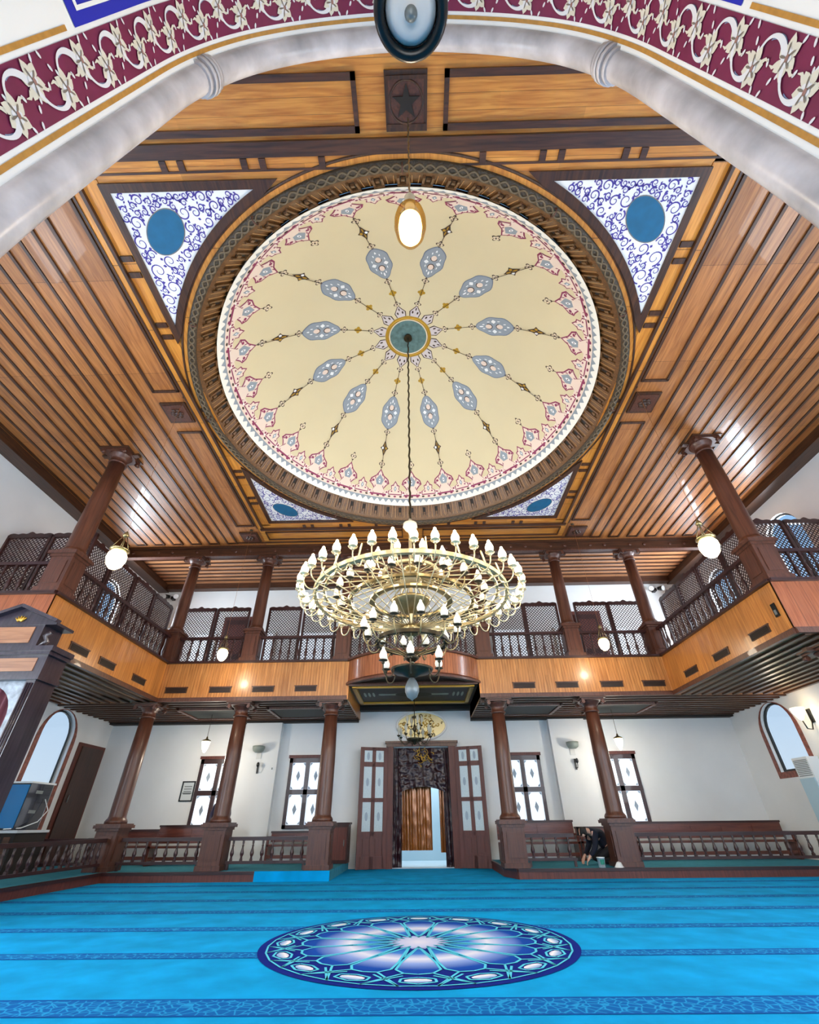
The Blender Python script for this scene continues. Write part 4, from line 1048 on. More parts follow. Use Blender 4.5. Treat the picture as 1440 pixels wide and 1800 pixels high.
for k, x in enumerate((-7.5, -4.6, 4.6, 7.5, 0)):                 # unseen glowing windows added behind the fill lights beside and inside the niche
    Y = 1.03 if x else -1.19; z0, z1, w = (2.2, 5.8, .8) if x else (1.4, 3.8, .8)
    r = sname('window_%d' % (40+k)); b = MB()
    for s in (-1, 1): b.box(x+s*w-.06, x+s*w+.06, Y, Y+.05, z0, z1, M_DOOR); b.box(x-w, x+w, Y, Y+.05, (z0+z1)/2+s*(z1-z0)/2-.06, (z0+z1)/2+s*(z1-z0)/2+.06, M_DOOR)
    b.build('window_frame', r); b = MB(); b.box(x-w, x+w, Y, Y+.02, z0, z1, M_PANE); b.build('window_pane', r)
# brown door in the left side wall
r = sname('door_4'); b = MB(); b.box(-WALLX, -WALLX+.06, 15.82, 17.2, PF, 3.38, M_DOOR); b.build('door_frame', r)
b = MB(); b.box(-WALLX+.06, -WALLX+.1, 15.95, 17.07, PF, 3.28, wood('dark door leaf', (44, 24, 17), (64, 37, 26), 'z')); b.build('door_panel', r)
b = MB(); b.tube([(-WALLX+.12, 16.1, 1.75), (-WALLX+.12, 16.1, 1.95)], .015, M_GREY); b.build('door_handle', r)

def plaque():
    r = thing('oval_plaque', 'oval white-rimmed plaque of gilt relief above the entrance', 'plaque', (.09, BACK-.02, 3.97)); b = MB()
    a, c = .9, .47
    E_ = lambda k, y, n=48: [(k*a*math.cos(2*PI*i/n), y, k*c*math.sin(2*PI*i/n)) for i in range(n)]
    b.tube([(.97*p[0], -.03, .97*p[2]) for p in E_(1, 0)], .035, M_WHITEP, 8, True); b.build('rim', r)
    p = MB(); p.fan((0, -.03, 0), E_(.95, -.02), mat('pale gilt ground', (222, 204, 150), .4, .2)); p.build('ground', r)
    g = MB(); rnd = random.Random(9)
    for k in range(46):
        while True:
            x, z = rnd.uniform(-.75, .75), rnd.uniform(-.36, .36)
            if (x/.76)**2+(z/.36)**2 < 1: break
        q = rnd.uniform(.04, .1); a0 = rnd.uniform(0, 6); pts = [(x+q*(1-t*.7)*math.cos(a0+5*t), -.04, z+q*(1-t*.7)*math.sin(a0+5*t)) for t in [i/10 for i in range(11)]]
        g.tube(pts, .016, M_GOLD if k % 3 else mat('dark gilt', (96, 74, 28), .4, .4), 6)
    g.build('relief', r)
plaque()
def wall_devices():
    for x, lb in ((-5.5, 'grey bowl-shaped wall lamp on the pilaster left of the entrance'), (5.2, 'grey bowl-shaped wall lamp on the pilaster right of the entrance')):
        r = thing('wall_lamp', lb, 'wall lamp', (x, BACK-.23, 3.27), group='grey pilaster wall lamps'); b = MB()
        b.lathe([(.0, -.13), (.1, -.125), (.17, -.08), (.2, 0), (.205, .07), (.19, .075)], mat('grey green glazed bowl', (132, 142, 136), .4), (0, -.16, 0), 24); b.build('bowl', r)
        c = MB(); c.tube([(0, 0, -.05), (0, -.08, -.1)], .03, M_GREY); c.box(-.08, .08, -.02, 0, -.3, -.1, mat('pale bracket', (206, 208, 206), .5)); c.build('bracket', r)
    for x, lb in ((-5.47, 'small black iron sconce below the left grey wall lamp'), (5.22, 'small black iron sconce below the right grey wall lamp')):
        r = thing('iron_sconce', lb, 'sconce', (x, BACK-.23, 2.7), group='black iron sconces'); b = MB()
        b.box(-.03, .03, -.015, 0, -.16, .16, M_BLACK); b.tube([(.0, -.02, -.1), (.02, -.1, -.12), (.03, -.13, -.04), (.03, -.13, .02)], .012, M_BLACK, 8); b.build('arm', r)
        c = MB(); c.lathe([(.02, .02), (.045, .05), (.05, .1), (.03, .15), (0, .17)], M_BLACK, (.03, -.13, 0), 12); c.build('lantern', r)
    for x, lb in ((-4.98+.0, 'pair of small wall switches right of the left sconce'),):
        r = thing('switch_plate', lb, 'switch', (x, BACK-.225, 2.68)); b = MB(); b.box(-.05, .05, -.012, 0, -.05, .05, M_WPL); b.build('plate', r); b = MB(); b.box(-.02, .02, -.018, -.012, -.03, .03, M_GREY); b.build('rocker', r)
    r = thing('picture_frame', 'small black framed notice on the rear wall beside the left window', 'picture', (-7.78, BACK-.002, 2.07)); b = MB()
    for s in (-1, 1): b.box(s*.2-.02, s*.2+.02, -.03, 0, -.28, .28, M_BLACK); b.box(-.22, .22, -.03, 0, s*.27-.02, s*.27+.02, M_BLACK)
    b.build('frame', r); c = MB(); c.box(-.18, .18, -.012, 0, -.25, .25, mat('grey paper', (198, 204, 206), .6)); 
    for k in range(4): c.box(-.13, .13, -.0135, -.012, .12-.07*k, .15-.07*k, M_GREY)
    c.box(-.16, .16, -.014, -.012, -.06, -.04, M_BLACK); c.build('sheet', r)
    for s, x in ((-1, -10.3), (1, 9.95)):
        r = thing('spotlight_pair', 'pair of small spotlights high in the %s rear corner of the gallery' % ('left' if s < 0 else 'right'), 'spotlight', (x, BACK-.2, 9.0), group='corner spotlights'); b = MB()
        b.box(-.06, .06, 0, .2, -.06, .06, M_BLACK); b.build('bracket', r)
        for q in (-1, 1):
            c = MB(); c.tube([(q*.14, .02, .05), (q*.24, -.16, -.02)], [.07, .11], M_BLACK, 14); c.tube([(q*.24, -.16, -.02), (q*.245, -.17, -.024)], .1, M_WPL, 14); c.build('lamp_head', r)
wall_devices()

# ---------------------------------------------------------------- great chandelier
CZ = 4.7
def chandelier():
    r = thing('great_chandelier', 'huge tiered brass chandelier with rings of candle lamps under the dome', 'chandelier', (-.1, YD, 0))
    rod = MB(); top = 12.68
    n = 60; rod.tube([(.012*math.sin(i*2.1), .012*math.cos(i*2.1), 6.2+(top-6.2)*i/n) for i in range(n+1)], .022, M_DBRASS, 8); rod.lathe([(.12, 12.6), (.1, 12.7)], M_DBRASS, seg=16); rod.build('hanging_chain', r)
    v = MB(); v.lathe([(.03, 6.28), (.05, 6.22), (.14, 6.16), (.15, 6.08), (.09, 6.0), (.04, 5.96), (.035, 5.9)], mat('pale glass knob', (206, 196, 176), .15), seg=20); v.build('glass_knob', r)
    s = MB(); s.tube([(0, 0, 5.9), (0, 0, 2.95)], .035, M_PALEB, 12); s.build('stem', r)
    h = MB()
    h.lathe([(.05, 5.06), (.14, 5.02), (.2, 4.96), (.22, 4.9), (.2, 4.84), (.12, 4.8), (.05, 4.76)], M_PALEB, seg=24)
    h.lathe([(.04, 5.22), (.12, 5.18), (.14, 5.12), (.05, 5.06)], M_BRASS, seg=20); h.build('hub', r)
    d = MB(); d.lathe([(.36, 4.47), (.35, 4.43), (.3, 4.38), (.2, 4.28), (.08, 4.22), (.0, 4.21)], M_BRASS, seg=36); d.lathe([(.66, 4.42), (.76, 4.42), (.76, 4.46), (.66, 4.46), (.66, 4.42)], M_BRASS, seg=48, cap=False, sm=False); d.build('dish', r)
    d = MB(); d.lathe([(.05, 4.02), (.15, 3.99), (.2, 3.92), (.16, 3.85), (.05, 3.8)], M_BRASS, seg=24); d.build('hub', r)
    d = MB(); d.lathe([(.36, 3.24), (.34, 3.2), (.16, 3.16), (.06, 3.1), (.0, 3.08)], M_DBRASS, seg=28); d.build('dish', r)
    d = MB(); d.lathe([(.03, 3.48), (.11, 3.46), (.13, 3.42), (.05, 3.36)], M_DBRASS, seg=20); d.build('hub', r)
    f = MB(); f.lathe([(.04, 3.1), (.08, 3.04), (.115, 2.96), (.115, 2.88), (.08, 2.8), (.02, 2.76), (0, 2.74)], M_GREY, seg=20); f.build('finial', r)
    def ring(R, z, w, hh, m): 
        b = MB(); b.lathe([(R-w, z), (R+w, z), (R+w, z+hh), (R-w, z+hh), (R-w, z)], m, seg=64, cap=False, sm=False)
        for i in range(int(R*24)):
            a = 2*PI*i/int(R*24); b.lathe([(.0, -.05), (.03, -.03), (.02, 0)], m, (R*math.cos(a), R*math.sin(a), z), 6)
        b.build('ring', r)
    ring(1.74, 4.47, .035, .07, M_PALEB); ring(1.58, 4.55, .02, .04, M_PALEB); ring(1.12, 4.4, .03, .05, M_BRASS); ring(.6, 3.66, .04, .06, M_DBRASS); ring(.52, 5.0, .025, .05, M_PALEB)
    # spokes: upper fan and lower basket
    sp = MB(); sp.tube([(.1, 0, 4.92), (1.74, 0, 4.51)], .0105, M_PALEB, 6); me1 = sp.mesh('spoke')
    sp = MB(); sp.tube([(.12, 0, 3.94), (1.74, 0, 4.48)], .0095, M_PALEB, 6); me2 = sp.mesh('spoke')
    sp = MB(); sp.tube([(.05, 0, 3.45), (.6, 0, 3.68)], .009, M_BRASS, 6); me3 = sp.mesh('spoke')
    sp = MB(); sp.tube([(.14, 0, 5.0), (.52, 0, 5.02)], .009, M_PALEB, 6); me4 = sp.mesh('spoke')
    sp = MB(); sp.tube([(.18, 0, 4.9), (1.12, 0, 4.44)], .009, M_PALEB, 6); me5 = sp.mesh('spoke')
    for me, n, o in ((me1, 32, 0), (me2, 36, .1), (me3, 12, 0), (me4, 8, 0), (me5, 12, .2)):
        for i in range(n): inst('spoke', me, r, (0, 0, 0), o+2*PI*i/n)
    # scrolled braces between the two outer rings
    br = MB(); br.tube([(1.74-.16*math.sin(t*PI)*.4-.02*t, 0, 4.55+.28*math.sin(t*PI)*.8+.09*t) for t in [i/8 for i in range(9)]], .014, M_PALEB, 6); me = br.mesh('brace')
    for i in range(20): inst('brace', me, r, (0, 0, 0), 2*PI*(i+.5)/20)
    # lamp arms
    def arm_mesh(L, z, m):
        a = MB(); pts = []
        for i in range(13):
            t = i/12; ang = PI*(1+t*1.0)
            pts.append((L*.5+L*.5*math.cos(PI-PI*t), 0, -.16*math.sin(PI*t)-(.0 if t < .8 else 0)+t*z))
        pts.append((L, 0, z+.05)); a.tube(pts, .0115, m, 6); return a.mesh('lamp_arm')
    def cup_mesh(m):
        c = MB(); c.lathe([(.012, -.05), (.03, -.03), (.02, -.01), (.07, .005), (.075, .015), (.03, .02), (.028, .05)], m, seg=14); return c.mesh('cup')
    def bulb_mesh(m):
        c = MB(); c.lathe([(.035, .02), (.062, .06), (.066, .1), (.052, .145), (.03, .19), (.022, .208), (.025, .22), (.012, .236), (0, .24)], m, seg=14); return c.mesh('bulb')
    BL, BU = bulb_mesh(M_LIT), bulb_mesh(M_FROST); CP, CB = cup_mesh(M_PALEB), cup_mesh(M_DBRASS)
    def tier(R0, L, z0, dz, n, am, cup, bulb, off=0.):
        me = arm_mesh(L, dz, am)
        for i in range(n):
            a = off+2*PI*i/n; o = inst('lamp_arm', me, r, (R0*math.cos(a), R0*math.sin(a), z0), a)
            inst('cup', cup, o, (L, 0, dz+.07)); inst('bulb', bulb, o, (L, 0, dz+.07))
    tier(1.75, .27, 4.45, .02, 40, M_PALEB, CP, BL, .04)
    tier(1.13, .22, 4.42, .0, 20, M_BRASS, CB, BU, .1)
    tier(.52, .22, 5.03, .04, 10, M_PALEB, CP, BU)
    tier(.6, .24, 3.7, .12, 12, M_BRASS, CB, BU, .2)
    tier(.33, .2, 3.22, .02, 6, M_DBRASS, CB, BU, .5)
chandelier()
WARM = (1, .84, .64)
for i in range(8):
    a = 2*PI*i/8+.2; point((-.1+1.95*math.cos(a), YD+1.95*math.sin(a), 5.15), 105, WARM, .16)

# ---------------------------------------------------------------- hanging lamps
def kandil(x, y, z, label, ztop, group, power, k=1.0):
    r = thing('hanging_lamp', label, 'hanging lamp', (x, y, z), group=group)
    b = MB(); b.lathe([(.0, -.2*k), (.06*k, -.185*k), (.12*k, -.12*k), (.15*k, -.02*k), (.145*k, .06*k), (.11*k, .12*k)], M_GLOW, seg=20); b.build('glass_bowl', r)
    c = MB(); c.lathe([(.11*k, .12*k), (.155*k, .15*k), (.15*k, .165*k), (.1*k, .14*k)], M_BRASS, seg=20); c.build('rim', r)
    h = MB(); h.lathe([(.01, .44), (.05, .47), (.055, .5), (.03, .55), (.01, .58)], M_BRASS, seg=14); h.build('hub', r)
    for i in range(4):
        a = PI/4+PI/2*i; t = MB(); t.tube([(.14*k*math.cos(a), .14*k*math.sin(a), .15*k), (.03*math.cos(a), .03*math.sin(a), .47)], .007, M_BRASS, 5); t.build('chain', r)
    w = MB(); w.tube([(0, 0, .56), (0, 0, ztop-z)], .0035, M_PLANK, 6); w.lathe([(.05, ztop-z-.04), (.06, ztop-z-.001)], M_DBRASS, seg=12); w.build('cord', r)
    point((x, y, z-.32), power, WARM, .12)
G4 = 'glass lamps hung from the main ceiling'
kandil(-5.49, 7.0, 5.15, 'lit glass lamp on four chains before the left gallery', 9.6, G4, 55, 1.1)
kandil(5.31, 7.0, 5.17, 'lit glass lamp on four chains before the right gallery', 9.6, G4, 55, 1.1)
kandil(-5.74, 12.92, 5.25, 'small lit glass lamp hanging before the rear gallery, left side', 9.6, G4, 45)
kandil(5.47, 12.92, 5.38, 'small lit glass lamp hanging before the rear gallery, right side', 9.6, G4, 45)
G5 = 'milk glass lamps under the gallery'
def milk(x, y, z, label):
    r = thing('milk_glass_lamp', label, 'hanging lamp', (x, y, z), group=G5)
    b = MB(); b.lathe([(0, -.2), (.04, -.17), (.09, -.06), (.12, .08), (.125, .12)], M_GLOW, seg=18); b.build('glass_shade', r)
    c = MB(); c.lathe([(.13, .12), (.13, .15), (.03, .2), (.02, .26)], M_BRASS, seg=16); c.tube([(0, 0, .24), (0, 0, SOF-.085-z)], .007, M_DBRASS, 6); c.build('stem', r)
    point((x, y, z-.3), 95, (1, .88, .72), .1)
milk(-6.79, 15.6, 3.2, 'pointed milk glass lamp under the gallery above the left window'); milk(6.26, 15.6, 3.13, 'pointed milk glass lamp under the gallery above the right window')

def near_lamp():
    r = thing('glass_lantern', 'large oval glass lamp hanging from the star plate in front of the dome', 'hanging lamp', (.01, 1.95, 6.02))
    b = MB(); b.lathe([(.0, -.36), (.06, -.34), (.105, -.24), (.118, -.08), (.11, .06), (.07, .16), (0, .2)], M_GLOW, seg=28); b.build('glowing_core', r)
    g = MB(); g.lathe([(.04, -.385), (.09, -.34), (.135, -.22), (.158, -.06), (.158, .08), (.14, .22), (.1, .34), (.05, .42)], M_LAMPG, seg=32, cap=False); g.build('glass_shade', r)
    c = MB(); c.lathe([(.05, .41), (.06, .46), (.05, .58), (.06, .62), (.03, .7), (.012, .74)], mat('pale lamp cap', (196, 182, 156), .4), seg=18); c.build('cap', r)
    t = MB(); t.tube([(.006*math.sin(i*1.7), .006*math.cos(i*1.7), .72+(CEIL-.09-6.02-.72)*i/40) for i in range(41)], .011, M_BRASS, 6); t.build('chain', r)
    point((.01, 1.95, 5.4), 60, WARM, .15)
near_lamp()
def rim_lamp():
    r = thing('rimmed_lamp', 'round white bowl lamp with thick black rim hanging at the top of the arch', 'hanging lamp', (.03, .385, 4.62))
    b = MB(); b.lathe([(.0, -.02), (.06, -.018), (.1, .0), (.13, .035), (.142, .07)], mat('white enamel bowl', (222, 218, 214), .7), seg=36); b.build('bowl', r)
    k = MB(); k.lathe([(0, -.09), (.022, -.085), (.034, -.06), (.03, -.035), (.02, -.015)], M_GREY, seg=18); k.build('knob', r)
    c = MB(); c.lathe([(.142, .03), (.15, -.0), (.185, .0), (.198, .03), (.198, .09), (.142, .09), (.142, .03)], M_BLACK, seg=44, cap=False); c.build('rim', r)
    t = MB(); t.tube([(0, 0, .07), (0, 0, 7.85-4.62)], .012, M_BLACK, 8); t.build('rod', r)
rim_lamp()
# small chandelier of the entrance
def small_chandelier():
    r = thing('small_chandelier', 'small dark bronze chandelier in front of the oval plaque', 'chandelier', (-.14, 15.6, 3.3))
    b = MB(); b.tube([(0, 0, -.04), (0, 0, 1.26)], .014, M_DBRASS, 8); b.lathe([(.07, .62), (.1, .66), (.02, .7)], M_DBRASS, seg=14); b.lathe([(.03, .22), (.06, .28), (.04, .38), (.02, .44)], M_DBRASS, seg=14); b.build('stem', r)
    d = MB(); d.lathe([(.24, .03), (.25, 0), (.2, -.05), (.05, -.08), (.06, -.12), (0, -.16)], M_DBRASS, seg=24); d.build('dish', r)
    am = MB(); am.tube([(.2+.32*t, 0, -.02-.14*math.sin(PI*t)+.06*t) for t in [i/10 for i in range(11)]]+[(.52, 0, .1)], .011, M_DBRASS, 6); am.lathe([(.02, .06), (.055, .1), (.05, .115), (.02, .12)], M_DBRASS, (.52, 0, 0), 12); A_ = am.mesh('lamp_arm')
    bm = MB(); bm.lathe([(.018, .12), (.02, .2), (.045, .24), (.05, .3), (.02, .38), (0, .42)], mat('unlit grey glass', (176, 172, 158), .3), seg=12); B_ = bm.mesh('bulb')
    for i in range(8): o = inst('lamp_arm', A_, r, (0, 0, 0), 2*PI*i/8+.25); inst('bulb', B_, o, (.52, 0, 0))
    am = MB(); am.tube([(.03+.22*t, 0, .34-.08*math.sin(PI*t)+.06*t) for t in [i/8 for i in range(9)]], .009, M_DBRASS, 6); am.lathe([(.02, .4), (.045, .43), (.02, .44)], M_DBRASS, (.25, 0, 0), 12); A2 = am.mesh('lamp_arm')
    for i in range(4): o = inst('lamp_arm', A2, r, (0, 0, 0), 2*PI*i/4+.4); inst('bulb', B_, o, (.25, 0, .31))
small_chandelier()
def wall_sconce():
    r = thing('glass_sconce', 'lit white glass sconce with black curved arm on the right wall', 'wall lamp', (WALLX-.01, 13.7, 3.58))
    b = MB(); b.lathe([(0, -.2), (.06, -.15), (.14, 0), (.17, .12), (.165, .13)], M_GLOW, (-.3, 0, 0), 20); b.build('glass_shade', r)
    c = MB(); c.tube([(0, 0, -.1), (-.12, 0, -.42), (-.26, 0, -.4), (-.3, 0, -.2)], .018, M_BLACK, 8); c.box(-.03, 0, -.06, .06, -.25, .1, M_BLACK); c.build('arm', r)
    point((WALLX-.75, 13.5, 3.5), 18, WARM, .1)
wall_sconce()

# ---------------------------------------------------------------- wooden kiosk with curtain at the left
def kiosk():
    r = thing('preacher_kiosk', 'dark wooden pulpit doorway with pediment and maroon curtain at the left edge', 'pulpit', (-7.55, 7.9, 0))
    md = wood('dark blue black stained wood', (34, 28, 36), (58, 48, 56), 'z', None, rough=.28, coat=.3); mi = wood('tan inset panel', (126, 84, 58), (158, 110, 78), 'x', None, rough=.4)
    D = .5
    for x in (-.84, .68):
        b = MB(); b.box(x, x+.16, 0, D, 0, 3.25, md); b.box(x-.02, x+.18, -.03, .1, 0, .35, md)
        for k in range(3): b.tube([(x+.04+.04*k, -.01, .4), (x+.04+.04*k, -.01, 3.2)], .016, md, 8)
        b.build('post', r)
    b = MB(); b.box(-.9, .9, -.05, D, 3.25, 3.33, md); b.box(-.86, .86, 0, D, 3.33, 3.74, md); b.box(-.96, .96, -.1, D, 3.74, 3.83, md); b.box(-.92, .92, -.07, D, 3.68, 3.74, md); b.build('entablature', r)
    b = MB(); b.box(-.72, .7, -.012, 0, 3.4, 3.63, mi); b.build('lower_inset_panel', r)
    b = MB(); b.box(-.56, .52, .02, D, 3.83, 4.28, md)
    for s in (-1, 1): b.tube([(s*.6, .04, 3.86), (s*.68, .04, 3.95), (s*.6, .04, 4.05), (s*.7, .04, 4.12)], .045, md, 8)
    b.build('attic', r)
    b = MB(); b.box(-.4, .36, .005, .02, 3.92, 4.22, mi); b.build('upper_inset_panel', r)
    b = MB(); P = [(-.78, 4.26), (.74, 4.26), (.74, 4.31), (0, 4.6), (-.78, 4.31)]
    b.prism(P, lambda u, v, d: (u, d, v), .0, D, md)
    for s in (-1, 1): b.beam((s*.8, -.05, 4.3), (0, -.05, 4.62), .12, .06, md, (0, 0, 1))
    b.build('pediment', r)
    g = MB()
    for k in range(5): a = -.9+.45*k; g.tube([(.02+.03*math.sin(a), -.012, 4.33), (.02+.13*math.sin(a), -.02, 4.33+.1*math.cos(a))], [.024, .01], M_GOLD, 8)
    g.build('gilt_ornament', r)
    sp = MB(); out = [(-.68, 0.02), (.68, .02), (.68, 3.25), (-.68, 3.25)]; arch = [(-.56, .021), (.56, .021)]+arc(0, 2.62, .56, 0, PI, 16)
    sp.holed(out, [arch], lambda u, v: (u, .06, v), mat('marbled grey spandrel', (128, 134, 140), .4, noise=.5, nscale=9)); sp.build('arch_spandrel', r)
    cu = MB(); mc = mat('maroon velvet curtain', (84, 10, 28), .7); ks = []
    for j in range(13):
        z = .04+3.1*j/12; ks.append(cu.add([(-.6+1.2*i/40, .16+.035*math.sin(i*1.15)+.01*math.sin(j), z) for i in range(41)]))
    for j in range(12):
        for i in range(40): cu.face((ks[j]+i, ks[j]+i+1, ks[j+1]+i+1, ks[j+1]+i), mc, True)
    cu.build('curtain', r)
    e = MB()
    for k in range(10): a = k*.63; e.tube([(.2+.16*math.cos(a+t*2)*(1-.4*t), .1, 2.0+.26*math.sin(a+t*2)*(1-.4*t)) for t in [i/8 for i in range(9)]], .008, M_STAIN, 5)
    e.build('curtain_emblem', r)
    bp = MB(); bp.box(-.68, .68, D-.04, D, 0, 3.25, md); bp.build('back_panel', r)
kiosk()

# ---------------------------------------------------------------- furniture under the gallery
def bench(x, y, L, label, panels, hb=.86):
    r = thing('wooden_bench', label, 'bench', (x, y, PF), group='dark wooden benches along the rear wall')
    mb = wood('bench wood', (74, 34, 28), (108, 56, 42), 'x', None, rough=.3, coat=.3)
    b = MB(); b.box(0, L, -.45, 0, .4, .45, mb); b.build('seat', r)
    b = MB(); b.box(0, L, .0, .05, .5, hb, mb); b.box(-.02, L+.02, -.02, .07, hb, hb+.05, M_RED)
    for k in range(panels): w = L/panels; b.box(k*w+.06, (k+1)*w-.06, -.012, 0, .56, hb-.06, mb)
    b.build('backrest', r)
    for a in (0, L-.06):
        b = MB(); b.box(a, a+.06, -.45, .05, 0, .42, mb); b.box(a, a+.06, -.45, .0, .6, .65, mb); b.box(a, a+.06, -.45, -.39, .42, .62, mb); b.build('bench_end', r)
    b = MB(); b.box(.06, L-.06, -.42, -.38, .12, .2, mb); b.build('stretcher', r)
bench(-10.0, 16.75, 1.9, 'dark bench against the rear wall, far left corner', 2, .8)
bench(-7.9, 16.3, 2.1, 'brown high-backed bench between the two leftmost rear columns', 2, .9)
bench(-4.6, 16.75, 1.6, 'dark low bench below the window left of the entrance', 2, .72)
bench(2.3, 16.5, 2.3, 'glossy dark bench below the window right of the entrance', 2, .92)
bench(4.75, 16.85, .9, 'short dark bench behind the kneeling person', 1, .75)
bench(6.2, 16.5, 4.6, 'long dark bench along the rear wall at the right end', 5, .86)
r = thing('low_cabinet', 'narrow dark cabinet just right of the column left of the entrance', 'cabinet', (-2.45, 16.4, PF)); b = MB()
b.box(-.35, .3, -.25, .25, 0, .92, M_REDZ); b.box(-.38, .33, -.28, .27, .92, .97, M_RED); b.build('body', r); b = MB(); b.box(-.3, .25, -.27, -.25, .08, .85, M_DOOR); b.build('door', r); b = MB(); b.tube([(.18, -.28, .4), (.18, -.28, .55)], .012, M_GREY); b.build('handle', bpy.data.objects[r.children[1].name])
def cooler():
    r = thing('air_cooler', 'glossy blue-fronted cooler box standing before the left arched window', 'cooler', (-10.45, 13.75, 1.08))
    mb = mat('sky reflecting blue panel', (10, 110, 168), .18, coat=.5); b = MB(); b.box(-.3, .3, -.42, .42, 0, 1.0, mat('blue black casing', (8, 16, 36), .15, coat=.5)); b.build('casing', r)  # reflected sky is put into the front panel's blue
    b = MB(); b.box(-.28, .28, -.435, -.42, .04, .97, mb); b.build('front_panel', r)
    b = MB(); b.box(-.34, .34, -.46, .46, 1.0, 1.04, M_WPL); b.build('lid', r)
    b = MB()
    for z in (.35, .78): b.box(.3, .306, -.15, .1, z, z+.07, M_GREY)  # grey patches standing for reflections on the dark side face
    b.build('reflection_patch', r)
    t = thing('stand_cabinet', 'low dark carved cabinet carrying the blue cooler', 'cabinet', (-10.45, 13.75, PF)); b = MB()
    b.box(-.5, .55, -.6, .5, 0, .82, M_SLOT)
    for k in range(4): b.box(-.42+.24*k, -.26+.24*k, -.615, -.6, .1, .74, M_DARKX)
    b.build('body', t); b = MB(); b.box(-.55, .6, -.65, .5, .82, .875, mat('grey white top', (190, 196, 200), .3)); b.build('top', t)
    c = MB(); c.tube([(-10.12, 14.0, 1.75), (-10.0, 14.1, 1.5), (-10.02, 13.9, 1.25), (-10.1, 13.5, 1.12), (-10.3, 13.2, 1.1)], .012, M_WPL, 6)
    tag(c.build('cable'), 'thin white cable trailing down beside the blue cooler', 'cable')
cooler()
def ac():
    r = thing('air_conditioner', 'tall white slatted air conditioner by the right wall', 'air conditioner', (10.7, 14.4, PF))
    b = MB(); b.box(-.02, .3, -.3, .3, 0, 2.35, M_WPL); b.build('body', r)
    b = MB()
    for k in range(9): b.box(-.035, -.02, -.25, .25, 1.95+.04*k, 1.965+.04*k, M_GREY)
    b.box(-.03, -.02, -.25, .25, 1.9, 1.92, M_GREY); b.build('louvre', r)
    b = MB(); b.box(-.045, -.02, -.28, .28, .3, 1.85, mat('pale blue grey panel', (168, 196, 208), .3)); b.build('front_panel', r)
ac()
r = thing('paper_cup', 'white cup with green label at the platform edge beside the kneeling person', 'cup', (4.45, 14.02, PF)); b = MB(); b.lathe([(.075, 0), (.095, .2), (.1, .2), (.092, .18)], M_WPL, seg=20); b.build('cup', r)
b = MB(); b.lathe([(.0835, .06), (.0945, .16)], mat('green label', (40, 130, 110), .5), seg=8, cap=False, a0=-PI/2-.6, a1=-PI/2+.6); b.build('label', r)
b = MB(); rnd = random.Random(2); k = b.add([(0, 0, .12)]+[((.1+.03*rnd.random())*math.cos(i*PI/5), (.08+.03*rnd.random())*math.sin(i*PI/5), .0) for i in range(10)]+[((.05+.03*rnd.random())*math.cos(i*PI/5), .05*math.sin(i*PI/5), .07+.03*rnd.random()) for i in range(10)])
for i in range(10): j = (i+1) % 10; b.face((k+1+i, k+1+j, k+11+j, k+11+i), M_WPL, True); b.face((k+11+i, k+11+j, k), M_WPL, True)
tag(b.build('crumpled_tissue', None, (4.85, 13.98, PF)), 'small white crumpled tissue on the platform edge', 'tissue')

